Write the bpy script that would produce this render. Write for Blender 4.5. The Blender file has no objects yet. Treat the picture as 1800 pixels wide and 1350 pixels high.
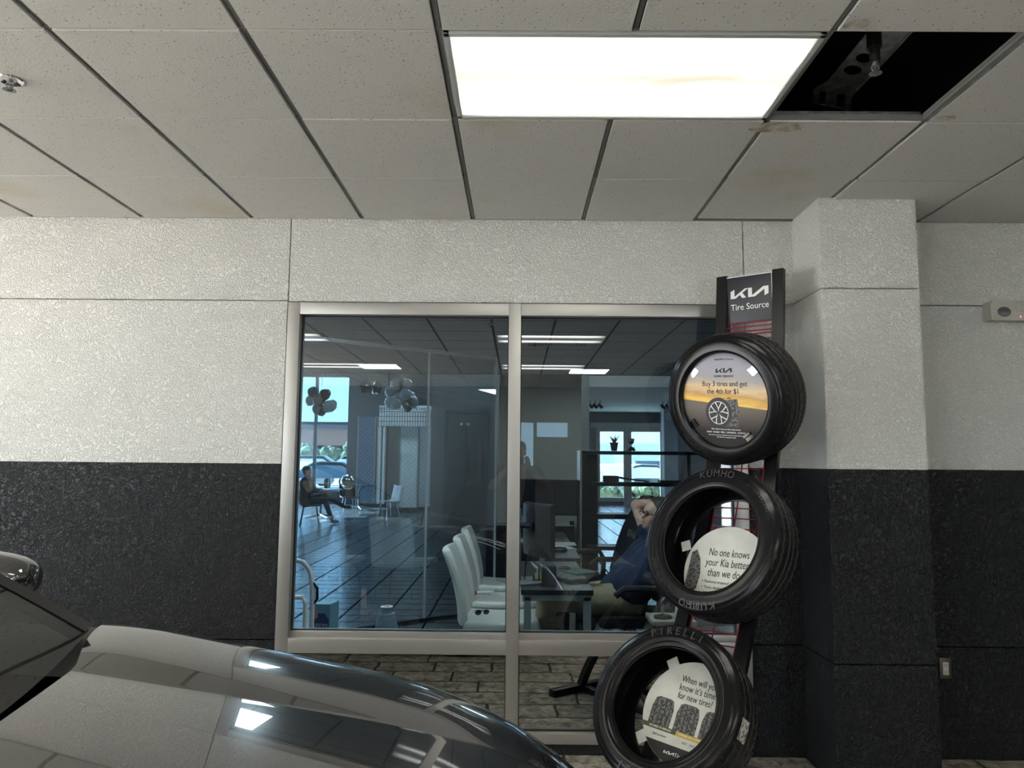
import bpy, bmesh, math, random
from mathutils import Vector, Matrix, noise
random.seed(4)
PI = math.pi
SC = bpy.context.scene
COL = SC.collection

# ------------------------------------------------------------------ camera
F, PIT, ROL, YAW, HC = 1322.0, 0.102822, 0.0088821, -0.0074364, 1.5
def cam_dir(a, b, d=1.0):
    c, s = math.cos(ROL), math.sin(ROL)
    u, v = c*a + s*b, -s*a + c*b
    x, z = u, -v
    c, s = math.cos(PIT), math.sin(PIT)
    dd, z = c*d - s*z, s*d + c*z
    c, s = math.cos(YAW), math.sin(YAW)
    return Vector((c*x + s*dd, -s*x + c*dd, z))
cam_data = bpy.data.cameras.new('camera')
cam = bpy.data.objects.new('camera', cam_data); COL.objects.link(cam)
cam_data.sensor_fit = 'HORIZONTAL'; cam_data.sensor_width = 36; cam_data.lens = 36*F/1800
cam_data.clip_start = 0.02; cam_data.clip_end = 400
_r, _d, _f = cam_dir(1, 0, 0), cam_dir(0, 1, 0), cam_dir(0, 0, 1)
cam.matrix_world = Matrix.Translation((0, 0, HC)) @ Matrix((_r, -_d, -_f)).transposed().to_4x4()
SC.camera = cam
def at(px, py, D):                                   # a point of the place, at depth D behind a pixel of the photograph
    r = cam_dir((px-900)/F, (py-675)/F); r = r*(D/r.y); return Vector((r.x, r.y, r.z+HC))
def atz(px, py, z):
    r = cam_dir((px-900)/F, (py-675)/F); r = r*((z-HC)/r.z); return Vector((r.x, r.y, r.z+HC))

# ------------------------------------------------------------------ world and exposure
W = bpy.data.worlds.new('world'); SC.world = W; W.use_nodes = True
nt = W.node_tree; nt.nodes.clear()
def nn(t, typ, **k):
    n = t.nodes.new(typ)
    for a, v in k.items(): setattr(n, a, v)
    return n
wo = nn(nt, 'ShaderNodeOutputWorld'); bg = nn(nt, 'ShaderNodeBackground'); tc = nn(nt, 'ShaderNodeTexCoord')
sp = nn(nt, 'ShaderNodeSeparateXYZ'); rp = nn(nt, 'ShaderNodeValToRGB'); ns = nn(nt, 'ShaderNodeTexNoise'); cr = nn(nt, 'ShaderNodeValToRGB')
mx = nn(nt, 'ShaderNodeMix', data_type='RGBA')
nt.links.new(tc.outputs['Generated'], sp.inputs[0]); nt.links.new(sp.outputs['Z'], rp.inputs[0])
rp.color_ramp.elements[0].position = 0.0; rp.color_ramp.elements[0].color = (.72, .84, .92, 1)
rp.color_ramp.elements[1].position = 0.6; rp.color_ramp.elements[1].color = (.22, .42, .78, 1)
nt.links.new(tc.outputs['Generated'], ns.inputs['Vector']); ns.inputs['Scale'].default_value = 5; ns.inputs['Detail'].default_value = 7
cr.color_ramp.elements[0].position = .47; cr.color_ramp.elements[1].position = .66
nt.links.new(ns.outputs['Fac'], cr.inputs[0]); nt.links.new(cr.outputs[0], mx.inputs['Factor'])
nt.links.new(rp.outputs[0], mx.inputs['A']); mx.inputs['B'].default_value = (.95, .97, 1, 1)
nt.links.new(mx.outputs['Result'], bg.inputs[0]); bg.inputs[1].default_value = 2.6
nt.links.new(bg.outputs[0], wo.inputs[0])
sun = bpy.data.objects.new('sun', bpy.data.lights.new('sun', 'SUN')); COL.objects.link(sun)
sun.data.energy = 30; sun.data.angle = .02; sun.data.color = (1, .95, .86)
SUN_DIR = Vector((1.0, -.25, -.85)).normalized()
sun.rotation_euler = (-SUN_DIR).to_track_quat('Z', 'Y').to_euler()
SC.view_settings.view_transform = 'Standard'; SC.view_settings.look = 'None'
SC.view_settings.exposure = 1.74; SC.view_settings.gamma = 1.0; SC.view_settings.use_curve_mapping = False
SC.cycles.use_denoising = True
SC.cycles.max_bounces = 14; SC.cycles.transparent_max_bounces = 24; SC.cycles.glossy_bounces = 6; SC.cycles.diffuse_bounces = 6
SC.cycles.sample_clamp_indirect = 8

# ------------------------------------------------------------------ materials
def mat(name, col=(.5, .5, .5), rough=.5, metal=0.0, emit=None, es=0.0, coat=0.0, spec=.5):
    m = bpy.data.materials.new(name); m.use_nodes = True
    b = m.node_tree.nodes['Principled BSDF']
    b.inputs['Base Color'].default_value = (*col, 1); b.inputs['Roughness'].default_value = rough
    b.inputs['Metallic'].default_value = metal; b.inputs['Coat Weight'].default_value = coat
    b.inputs['Coat Roughness'].default_value = .02; b.inputs['Specular IOR Level'].default_value = spec
    if emit: b.inputs['Emission Color'].default_value = (*emit, 1); b.inputs['Emission Strength'].default_value = es
    return m
def bsdf(m): return m.node_tree.nodes['Principled BSDF']
def mapping(m, scale=(1, 1, 1), rot=(0, 0, 0), src='Object'):
    t = m.node_tree; a = nn(t, 'ShaderNodeTexCoord'); b = nn(t, 'ShaderNodeMapping')
    b.inputs['Scale'].default_value = scale; b.inputs['Rotation'].default_value = rot
    t.links.new(a.outputs[src], b.inputs[0]); return b
def noise_var(m, c1, c2, scale=5, detail=4, lo=.35, hi=.65, vec=None, dist=0):
    t = m.node_tree; v = vec or mapping(m)
    n = nn(t, 'ShaderNodeTexNoise'); n.inputs['Scale'].default_value = scale; n.inputs['Detail'].default_value = detail; n.inputs['Distortion'].default_value = dist
    r = nn(t, 'ShaderNodeValToRGB'); r.color_ramp.elements[0].position = lo; r.color_ramp.elements[1].position = hi
    r.color_ramp.elements[0].color = (*c1, 1); r.color_ramp.elements[1].color = (*c2, 1)
    t.links.new(v.outputs[0], n.inputs['Vector']); t.links.new(n.outputs['Fac'], r.inputs[0]); t.links.new(r.outputs[0], bsdf(m).inputs['Base Color'])
    return r
def math_n(t, op, a, b=None, c=None):
    n = nn(t, 'ShaderNodeMath', operation=op)
    for i, v in enumerate((a, b, c)):
        if v is None: continue
        if isinstance(v, (int, float)): n.inputs[i].default_value = v
        else: t.links.new(v, n.inputs[i])
    return n.outputs[0]
def bump(m, h, strength=.5, dist=.003):
    t = m.node_tree; b = nn(t, 'ShaderNodeBump'); b.inputs['Strength'].default_value = strength; b.inputs['Distance'].default_value = dist
    t.links.new(h, b.inputs['Height']); t.links.new(b.outputs[0], bsdf(m).inputs['Normal'])

PAINT_Z = 1.478
def stucco(name, light, dark, rough=.55):
    m = mat(name, light, rough); t = m.node_tree
    v = mapping(m)
    s = nn(t, 'ShaderNodeSeparateXYZ'); t.links.new(v.outputs[0], s.inputs[0])
    k = math_n(t, 'GREATER_THAN', s.outputs['Z'], PAINT_Z)
    mxx = nn(t, 'ShaderNodeMix', data_type='RGBA'); t.links.new(k, mxx.inputs['Factor'])
    mxx.inputs['A'].default_value = (*dark, 1); mxx.inputs['B'].default_value = (*light, 1)
    t.links.new(mxx.outputs['Result'], bsdf(m).inputs['Base Color'])
    t.links.new(math_n(t, 'MULTIPLY_ADD', k, .25, .42), bsdf(m).inputs['Roughness']); bsdf(m).inputs['Specular IOR Level'].default_value = .36
    n = nn(t, 'ShaderNodeTexNoise'); n.inputs['Scale'].default_value = 40; n.inputs['Detail'].default_value = 1.5; n.inputs['Distortion'].default_value = 1.6
    t.links.new(v.outputs[0], n.inputs['Vector'])
    a = math_n(t, 'ABSOLUTE', math_n(t, 'SUBTRACT', n.outputs['Fac'], .5))
    ridge = math_n(t, 'MINIMUM', math_n(t, 'MULTIPLY', a, 9.0), 1.0)
    n2 = nn(t, 'ShaderNodeTexNoise'); n2.inputs['Scale'].default_value = 150; t.links.new(v.outputs[0], n2.inputs['Vector'])
    h = math_n(t, 'MULTIPLY_ADD', n2.outputs['Fac'], .25, math_n(t, 'SUBTRACT', 1.0, ridge))
    bump(m, h, .85, .006)
    return m
M_WALL = stucco('stucco_paint', (.74, .735, .71), (.016, .017, .020))
M_PAINT_IN = mat('grey_wall_paint', (.16, .17, .17), .7)
M_PAINT_TAN = mat('tan_wall_paint', (.30, .29, .25), .7)
M_CONC_DARK = mat('dark_void', (.018, .02, .024), .9)

M_TILE = mat('ceiling_tile', (.53, .525, .51), .9)
def _tile():
    m = M_TILE; t = m.node_tree; v = mapping(m)
    vo = nn(t, 'ShaderNodeTexVoronoi'); vo.inputs['Scale'].default_value = 62; t.links.new(v.outputs[0], vo.inputs['Vector'])
    n = nn(t, 'ShaderNodeTexNoise'); n.inputs['Scale'].default_value = 120; n.inputs['Detail'].default_value = 2; t.links.new(v.outputs[0], n.inputs['Vector'])
    hole = math_n(t, 'LESS_THAN', vo.outputs['Distance'], .17)
    sel = nn(t, 'ShaderNodeSeparateColor'); t.links.new(vo.outputs['Color'], sel.inputs[0])
    hole = math_n(t, 'MULTIPLY', hole, math_n(t, 'GREATER_THAN', sel.outputs[0], .45))
    big = nn(t, 'ShaderNodeTexNoise'); big.inputs['Scale'].default_value = 1.6; big.inputs['Detail'].default_value = 4; t.links.new(v.outputs[0], big.inputs['Vector'])
    r = nn(t, 'ShaderNodeValToRGB'); r.color_ramp.elements[0].position = .62; r.color_ramp.elements[1].position = .78
    r.color_ramp.elements[0].color = (.54, .535, .52, 1); r.color_ramp.elements[1].color = (.50, .47, .40, 1)
    t.links.new(big.outputs['Fac'], r.inputs[0])
    mm = nn(t, 'ShaderNodeMix', data_type='RGBA'); t.links.new(math_n(t, 'MULTIPLY', hole, .75), mm.inputs['Factor'])
    t.links.new(r.outputs[0], mm.inputs['A']); mm.inputs['B'].default_value = (.10, .095, .09, 1)
    t.links.new(mm.outputs['Result'], bsdf(m).inputs['Base Color'])
    bump(m, math_n(t, 'SUBTRACT', n.outputs['Fac'], hole), .45, .002)
_tile()
M_GRID = mat('ceiling_grid_metal', (.17, .17, .165), .5)
M_GRIDFRAME = mat('fixture_frame_metal', (.42, .44, .45), .45)
M_ALU = mat('brushed_aluminium', (.44, .43, .41), .42, .75)
def _alu():
    t = M_ALU.node_tree; v = mapping(M_ALU, (3, 3, 60))
    n = nn(t, 'ShaderNodeTexNoise'); n.inputs['Scale'].default_value = 4; t.links.new(v.outputs[0], n.inputs['Vector'])
    t.links.new(math_n(t, 'MULTIPLY_ADD', n.outputs['Fac'], .2, .32), bsdf(M_ALU).inputs['Roughness'])
_alu()
M_GASKET = mat('black_gasket', (.012, .012, .013), .6)

def glass(name, tint, f0, rough=0.0):
    m = bpy.data.materials.new(name); m.use_nodes = True; t = m.node_tree; t.nodes.clear()
    o = nn(t, 'ShaderNodeOutputMaterial'); mixs = nn(t, 'ShaderNodeMixShader')
    tr = nn(t, 'ShaderNodeBsdfTransparent'); tr.inputs[0].default_value = (*tint, 1)
    gl = nn(t, 'ShaderNodeBsdfGlossy'); gl.inputs['Roughness'].default_value = rough; gl.inputs[0].default_value = (1, 1, 1, 1)
    lw = nn(t, 'ShaderNodeLayerWeight'); lw.inputs[0].default_value = .5
    p = math_n(t, 'POWER', lw.outputs['Facing'], 5.0)
    fac = math_n(t, 'MULTIPLY_ADD', p, 1-f0, f0)
    t.links.new(fac, mixs.inputs[0]); t.links.new(tr.outputs[0], mixs.inputs[1]); t.links.new(gl.outputs[0], mixs.inputs[2])
    t.links.new(mixs.outputs[0], o.inputs[0]); return m
M_GLASS = glass('tinted_window_glass', (.56, .65, .70), .06)
M_GLASS_LOW = glass('dark_spandrel_glass', (.05, .05, .05), .34)
M_GLASS_IN = glass('office_partition_glass', (.78, .87, .92), .19)
M_GLASS_FAR = glass('shopfront_glass', (.86, .96, 1.0), .03)
M_CAR_GLASS = glass('windscreen_glass', (.30, .36, .33), .15)

M_PLANK = mat('dark_plank_tile', (.05, .055, .06), .22)
def _plank():
    m = M_PLANK; t = m.node_tree; v = mapping(m, (1, 1, 1))
    b = nn(t, 'ShaderNodeTexBrick'); b.offset = 0; b.inputs['Scale'].default_value = 1.0; b.inputs['Brick Width'].default_value = .42; b.inputs['Row Height'].default_value = .30
    b.inputs['Mortar Size'].default_value = .012; b.inputs['Color1'].default_value = (.085, .09, .10, 1); b.inputs['Color2'].default_value = (.05, .056, .064, 1); b.inputs['Mortar'].default_value = (.008, .008, .01, 1)
    t.links.new(v.outputs[0], b.inputs['Vector']); t.links.new(b.outputs['Color'], bsdf(m).inputs['Base Color'])
    n = nn(t, 'ShaderNodeTexNoise'); n.inputs['Scale'].default_value = 3; t.links.new(v.outputs[0], n.inputs['Vector'])
    t.links.new(math_n(t, 'ADD', math_n(t, 'MULTIPLY', b.outputs['Fac'], .6), math_n(t, 'MULTIPLY_ADD', n.outputs['Fac'], .2, .12)), bsdf(m).inputs['Roughness'])
    t.links.new(math_n(t, 'MULTIPLY_ADD', b.outputs['Fac'], -.5, .5), bsdf(m).inputs['Specular IOR Level'])
    bump(m, math_n(t, 'SUBTRACT', 1.0, b.outputs['Fac']), .3, .002)
_plank()
M_STONE = mat('stamped_concrete', (.2, .19, .17), .6)
def _stone():
    m = M_STONE; t = m.node_tree; v = mapping(m)
    w = nn(t, 'ShaderNodeTexNoise'); w.inputs['Scale'].default_value = 5; t.links.new(v.outputs[0], w.inputs['Vector'])
    va = nn(t, 'ShaderNodeVectorMath', operation='MULTIPLY_ADD'); t.links.new(w.outputs['Color'], va.inputs[0]); va.inputs[1].default_value = (.05, .05, 0); t.links.new(v.outputs[0], va.inputs[2])
    b = nn(t, 'ShaderNodeTexBrick'); b.inputs['Scale'].default_value = 1.0; b.inputs['Brick Width'].default_value = .42; b.inputs['Row Height'].default_value = .24; b.offset = .35; b.squash = 1.5; b.squash_frequency = 3
    b.inputs['Mortar Size'].default_value = .011; b.inputs['Mortar Smooth'].default_value = .4
    b.inputs['Color1'].default_value = (.62, .57, .47, 1); b.inputs['Color2'].default_value = (.45, .43, .36, 1); b.inputs['Mortar'].default_value = (.045, .042, .04, 1)
    t.links.new(va.outputs[0], b.inputs['Vector'])
    n = nn(t, 'ShaderNodeTexNoise'); n.inputs['Scale'].default_value = 14; n.inputs['Detail'].default_value = 8; n.inputs['Roughness'].default_value = .7; n.inputs['Distortion'].default_value = .6
    t.links.new(v.outputs[0], n.inputs['Vector'])
    r = nn(t, 'ShaderNodeValToRGB'); r.color_ramp.elements[0].position = .38; r.color_ramp.elements[1].position = .6
    r.color_ramp.elements[0].color = (.25, .24, .22, 1); r.color_ramp.elements[1].color = (1, 1, 1, 1); t.links.new(n.outputs['Fac'], r.inputs[0])
    mm = nn(t, 'ShaderNodeMix', data_type='RGBA', blend_type='MULTIPLY'); mm.inputs['Factor'].default_value = 1
    t.links.new(b.outputs['Color'], mm.inputs['A']); t.links.new(r.outputs[0], mm.inputs['B']); t.links.new(mm.outputs['Result'], bsdf(m).inputs['Base Color'])
    bump(m, math_n(t, 'SUBTRACT', n.outputs['Fac'], b.outputs['Fac']), .6, .006)
_stone()

M_RUBBER = mat('tire_rubber', (.018, .018, .019), .42); noise_var(M_RUBBER, (.007, .007, .008), (.016, .015, .015), 14, 5); bsdf(M_RUBBER).inputs['Specular IOR Level'].default_value = .3
M_RUBBER_SHINE = mat('tire_sidewall_rubber', (.007, .007, .008), .19, spec=.22)
M_EMBOSS = mat('moulded_rubber_lettering', (.045, .045, .045), .3)
M_POST = mat('black_powder_coat', (.007, .007, .008), .3, spec=.35)
M_RED = mat('red_wire', (.28, .012, .03), .35)
M_SIGN = mat('sign_panel_charcoal', (.022, .025, .032), .4)
M_WHITE = mat('white_print', (.85, .85, .85), .6)
M_BLACKPRINT = mat('black_print', (.015, .015, .015), .6)
M_PAPER = mat('poster_board_white', (.66, .67, .62), .5); noise_var(M_PAPER, (.60, .61, .56), (.70, .71, .66), 12, 5)
M_STICKER = mat('paper_tire_sticker', (.62, .60, .54), .6); noise_var(M_STICKER, (.12, .11, .10), (.66, .64, .58), 90, 2, .42, .5)
M_CARPAINT = mat('black_car_paint', (.012, .012, .013), .18, 0, coat=1.0)
bsdf(M_CARPAINT).inputs['Coat IOR'].default_value = 2.1; bsdf(M_CARPAINT).inputs['Metallic'].default_value = .0
M_GLOSSBLACK = mat('gloss_black_plastic', (.01, .01, .01), .06)
M_MATTEBLACK = mat('matte_black_plastic', (.014, .014, .015), .55)
M_CHROME = mat('chrome', (.75, .75, .76), .12, 1)
M_STEEL = mat('galvanised_steel', (.30, .31, .31), .45, .8); noise_var(M_STEEL, (.20, .21, .21), (.38, .39, .39), 22, 3)
M_WHITECHAIR = mat('white_leather', (.76, .75, .67), .4)
M_DARKWOOD = mat('black_laminate', (.014, .015, .018), .32)
M_DESK = mat('dark_desk_top', (.028, .026, .026), .35)
M_FABRIC = mat('black_mesh_fabric', (.012, .013, .017), .8)
M_SKIN = mat('skin', (.56, .33, .24), .5); bsdf(M_SKIN).inputs['Subsurface Weight'].default_value = .08
M_NAVY = mat('navy_cotton', (.012, .022, .055), .85)
M_KHAKI = mat('khaki_cotton', (.30, .25, .15), .85)
M_HAIR = mat('dark_hair', (.03, .022, .016), .6)
M_DARKCLOTH = mat('dark_cloth', (.02, .022, .028), .8)
M_BEIGE = mat('beige_plastic', (.46, .46, .41), .4)
M_IVORY = mat('ivory_plastic', (.62, .60, .50), .35)
M_BRONZE = mat('bronze_plate', (.12, .09, .07), .4, .6)
M_LENS = mat('lamp_lens', (.12, .12, .12), .1)

def emission(name, col, s):
    m = bpy.data.materials.new(name); m.use_nodes = True; t = m.node_tree; t.nodes.clear()
    o = nn(t, 'ShaderNodeOutputMaterial'); e = nn(t, 'ShaderNodeEmission'); e.inputs[0].default_value = (*col, 1); e.inputs[1].default_value = s
    t.links.new(e.outputs[0], o.inputs[0]); return m
def diffuser(name, s, stained=True):
    m = emission(name, (1, .97, .9), s); t = m.node_tree; e = [n for n in t.nodes if n.type == 'EMISSION'][0]
    v = mapping(m, src='Generated'); sx = nn(t, 'ShaderNodeSeparateXYZ'); t.links.new(v.outputs[0], sx.inputs[0])
    d = math_n(t, 'ABSOLUTE', math_n(t, 'SUBTRACT', sx.outputs['Y'], .5))           # two tubes behind the lens, near y=.2 and y=.8
    g = math_n(t, 'ABSOLUTE', math_n(t, 'SUBTRACT', d, .30))
    gg = math_n(t, 'POWER', math_n(t, 'DIVIDE', g, .11), 2.0)
    tube = math_n(t, 'EXPONENT', math_n(t, 'MULTIPLY', gg, -1.0))
    ex = math_n(t, 'ABSOLUTE', math_n(t, 'SUBTRACT', sx.outputs['X'], .5))
    endf = math_n(t, 'SUBTRACT', 1.0, math_n(t, 'POWER', math_n(t, 'MULTIPLY', ex, 2.0), 8.0))
    t.links.new(math_n(t, 'MULTIPLY_ADD', math_n(t, 'MULTIPLY', tube, endf), s*2.6, .31), e.inputs[1])
    n = nn(t, 'ShaderNodeTexNoise'); n.inputs['Scale'].default_value = 3.2; n.inputs['Detail'].default_value = 6; n.inputs['Distortion'].default_value = .8
    t.links.new(v.outputs[0], n.inputs['Vector'])
    r = nn(t, 'ShaderNodeValToRGB'); r.color_ramp.elements[0].position = .5; r.color_ramp.elements[1].position = .72
    r.color_ramp.elements[0].color = (1, .975, .90, 1); r.color_ramp.elements[1].color = (.86, .78, .52, 1) if stained else (1, .98, .93, 1)
    t.links.new(n.outputs['Fac'], r.inputs[0]); t.links.new(r.outputs[0], e.inputs[0]); return m
LIGHT_S = 2.1
M_DIFF = diffuser('troffer_lens', LIGHT_S)
M_DIFF_IN = emission('office_troffer_lens', (1, .98, .94), 11.0)

# ------------------------------------------------------------------ mesh helpers
class MB:
    def __init__(s): s.bm = bmesh.new()
    def box(s, x0, x1, y0, y1, z0, z1, M=None, bev=0):
        b = bmesh.new(); bmesh.ops.create_cube(b, size=1)
        for v in b.verts: v.co = Vector(((x0+x1)/2+v.co.x*(x1-x0), (y0+y1)/2+v.co.y*(y1-y0), (z0+z1)/2+v.co.z*(z1-z0)))
        if bev: bmesh.ops.bevel(b, geom=b.edges[:], offset=bev, segments=2, affect='EDGES', profile=.6)
        return s.merge(b, M)
    def merge(s, b, M=None):
        if M is not None: bmesh.ops.transform(b, matrix=M, verts=b.verts)
        me = bpy.data.meshes.new('tmp'); b.to_mesh(me); b.free(); s.bm.from_mesh(me); bpy.data.meshes.remove(me); return s
    def mesh(s, me, M=None):
        b = bmesh.new(); b.from_mesh(me); return s.merge(b, M)
    def tube(s, pts, r, n=10, closed=False, cap=True):
        pts = [Vector(p) for p in pts]; rs = r if isinstance(r, (list, tuple)) else [r]*len(pts)
        b = bmesh.new(); rings = []; N = len(pts); up = None
        for i, p in enumerate(pts):
            a = pts[(i-1) % N] if (closed or i > 0) else p; c = pts[(i+1) % N] if (closed or i < N-1) else p
            t = (c-a).normalized()
            if up is None: up = Vector((0, 0, 1)) if abs(t.z) < .9 else Vector((1, 0, 0))
            side = t.cross(up).normalized(); up = side.cross(t).normalized()
            rings.append([b.verts.new(p + rs[i]*(math.cos(2*PI*k/n)*side + math.sin(2*PI*k/n)*up)) for k in range(n)])
        L = N if closed else N-1
        for i in range(L):
            A, B = rings[i], rings[(i+1) % N]
            for k in range(n): b.faces.new((A[k], A[(k+1) % n], B[(k+1) % n], B[k]))
        if not closed and cap: b.faces.new(rings[0][::-1]); b.faces.new(rings[-1])
        bmesh.ops.recalc_face_normals(b, faces=b.faces); return s.merge(b)
    def prism(s, poly, h0, h1, M=None):          # polygon in local xy, extruded along z
        b = bmesh.new(); lo = [b.verts.new((x, y, h0)) for x, y in poly]; hi = [b.verts.new((x, y, h1)) for x, y in poly]
        n = len(poly); b.faces.new(lo[::-1]); b.faces.new(hi)
        for i in range(n): b.faces.new((lo[i], lo[(i+1) % n], hi[(i+1) % n], hi[i]))
        bmesh.ops.recalc_face_normals(b, faces=b.faces); return s.merge(b, M)
    def lathe(s, prof, n=48, M=None, closed=False, a0=0, a1=2*PI, mod=None):   # profile (r, z) around z
        b = bmesh.new(); full = abs(a1-a0-2*PI) < 1e-6; K = n if full else n+1; rings = []
        for k in range(K):
            a = a0+(a1-a0)*k/n; row = []
            for i, (r, z) in enumerate(prof):
                rr = r if mod is None else mod(i, k, r)
                row.append(b.verts.new((rr*math.cos(a), rr*math.sin(a), z)))
            rings.append(row)
        m = len(prof)
        for k in range(n):
            A, B = rings[k], rings[(k+1) % K]
            for i in range(m if closed else m-1):
                j = (i+1) % m
                try: b.faces.new((A[i], B[i], B[j], A[j]))
                except ValueError: pass
        bmesh.ops.remove_doubles(b, verts=b.verts, dist=1e-6)
        bmesh.ops.recalc_face_normals(b, faces=b.faces); return s.merge(b, M)
    def ball(s, c, r, sc=(1, 1, 1), n=2, M=None):
        b = bmesh.new(); bmesh.ops.create_icosphere(b, subdivisions=n, radius=1)
        c = Vector(c)
        for v in b.verts: v.co = Vector((v.co.x*sc[0]*r, v.co.y*sc[1]*r, v.co.z*sc[2]*r))
        if M is not None: bmesh.ops.transform(b, matrix=M, verts=b.verts)
        for v in b.verts: v.co += c
        return s.merge(b)
    def capsule(s, p, q, r0, r1, n=12):
        p, q = Vector(p), Vector(q); s.ball(p, r0); s.ball(q, r1)
        if (q-p).length > 1e-4: s.tube([p, q], [r0, r1], n)
        return s
    def loft(s, rows, closed_u=False):
        b = bmesh.new(); V = [[b.verts.new(p) for p in r] for r in rows]
        for i in range(len(V)-1):
            m = len(V[i])
            for k in range(m if closed_u else m-1):
                b.faces.new((V[i][k], V[i][(k+1) % m], V[i+1][(k+1) % m], V[i+1][k]))
        bmesh.ops.recalc_face_normals(b, faces=b.faces); return s.merge(b)
    def quad(s, *pts):
        b = bmesh.new(); b.faces.new([b.verts.new(p) for p in pts]); return s.merge(b)
    def build(s, name, m, parent=None, smooth=35, mods=None, kind=None):
        me = bpy.data.meshes.new(name); s.bm.to_mesh(me); s.bm.free()
        me.materials.append(m)
        if smooth:
            me.polygons.foreach_set('use_smooth', [True]*len(me.polygons))
            try: me.set_sharp_from_angle(angle=math.radians(smooth))
            except Exception: pass
        o = bpy.data.objects.new(name, me); COL.objects.link(o)
        if parent: o.parent = parent
        if kind: o['kind'] = kind
        return o
def tag(o, label, cat, group=None, kind=None):
    o['label'] = label; o['category'] = cat
    if group: o['group'] = group
    if kind: o['kind'] = kind
    return o
def thing(name, label, cat, loc=(0, 0, 0), rz=0, group=None, rot=None):
    o = bpy.data.objects.new(name, None); COL.objects.link(o); o.location = loc
    o.rotation_euler = rot if rot else (0, 0, rz); return tag(o, label, cat, group)
def copy_tree(o, parent=None):
    c = o.copy(); COL.objects.link(c); c.parent = parent
    for ch in [x for x in COL.objects if x.parent == o]: copy_tree(ch, c)
    return c
def dup(o, loc, rz, label=None, group=None):
    c = copy_tree(o); c.location = loc; c.rotation_euler = (0, 0, rz)
    if label: c['label'] = label
    if group: c['group'] = group
    return c
def struct(name, mb, m, smooth=0, label=None):
    o = mb.build(name, m, None, smooth); o['kind'] = 'structure'
    if label: o['label'] = label
    return o
def text_me(txt, size=1.0, align='CENTER', ext=.0, res=3, shear=0):
    c = bpy.data.curves.new('t', 'FONT'); c.body = txt; c.size = size; c.align_x = align; c.align_y = 'CENTER'; c.extrude = ext; c.resolution_u = res; c.shear = shear
    o = bpy.data.objects.new('t', c); COL.objects.link(o)
    dg = bpy.context.evaluated_depsgraph_get(); me = bpy.data.meshes.new_from_object(o.evaluated_get(dg))
    bpy.data.objects.remove(o); bpy.data.curves.remove(c); return me
def add_text(mb, txt, x, y, size, z=0.0, align='CENTER', rot=0, ext=.0004, fit=None, shear=0):
    me = text_me(txt, size, align, ext, shear=shear)
    M = Matrix.Translation((x, y, z)) @ Matrix.Rotation(rot, 4, 'Z')
    if fit and len(me.vertices):
        xs = [v.co.x for v in me.vertices]; w = max(xs)-min(xs); M = M @ Matrix.Diagonal((fit/w, 1, 1, 1))
    mb.mesh(me, M); bpy.data.meshes.remove(me)
KIA = [[(0, 0), (0, .78), (.103, 1), (.105, .22), (.385, 1), (.47, 1), (.127, 0)],
       [(.246, .36), (.317, .56), (.412, 0), (.31, 0)],
       [(.385, 1), (.571, 1), (.571, 0), (.468, 0), (.468, .97)],
       [(.571, 0), (.571, .16), (.87, 1), (1, 1), (1, .2), (.897, 0), (.897, .70), (.643, 0)]]
def add_logo(mb, x, y, w, z=0.0, asp=.235):
    for k, p in enumerate(KIA): mb.prism([(x-w/2+a*w, y+(b-.5)*w*asp) for a, b in p], z-.0004+k*1e-5, z+.0004+k*1e-5)

# ================================================================== THE ROOM WE STAND IN
WD, CZ = 4.05, 2.828                    # wall plane, tile face height
XW0, XW1, ZW0, ZW1 = -1.262, 1.236, .055, 2.362   # the window unit
TH = .16
g = .0025
def panel(mb, x0, x1, z0, z1, y0=WD, y1=WD+TH): mb.box(x0+g, x1-g, y0, y1, z0+(g if z0 > .01 else 0), z1-g, bev=.003)
w = MB()
for z0, z1 in ((0, .56), (.56, 2.368), (2.368, 2.93)): panel(w, -6.6, XW0, z0, z1)
panel(w, XW0, XW1, ZW1, 2.93)
for z0, z1 in ((0, .56), (.56, 2.368), (2.368, 2.93)): panel(w, XW1, 1.52, z0, z1)
w.box(XW0, XW1, WD, WD+TH, 0, ZW0)
w.box(-6.6, XW0-.01, WD+TH-.03, WD+TH, 0, 3.3); w.box(XW0-.01, XW1+.01, WD+TH-.03, WD+TH, ZW1+.01, 3.3); w.box(XW1+.01, 4.6, WD+TH-.03, WD+TH, 0, 3.3)
w.box(-9.1, -6.6, WD+TH-.03, WD+TH, 0, 3.3); w.box(4.6, 9.1, WD+TH-.03, WD+TH, 0, 3.3)
struct('wall_back', w, M_WALL)
w = MB()
for z0, z1 in ((0, .56), (.56, 2.368), (2.368, 2.93)): panel(w, 1.985, 4.6, z0, z1)
struct('wall_recess', w, M_WALL)
w = MB()
for z0, z1 in ((0, .56), (.56, 2.372), (2.372, 2.93)): w.box(1.507, 1.993, 3.68, WD+.02, z0+(g if z0 > .01 else 0), z1-g, bev=.004)
struct('wall_column', w, M_WALL)
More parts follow.
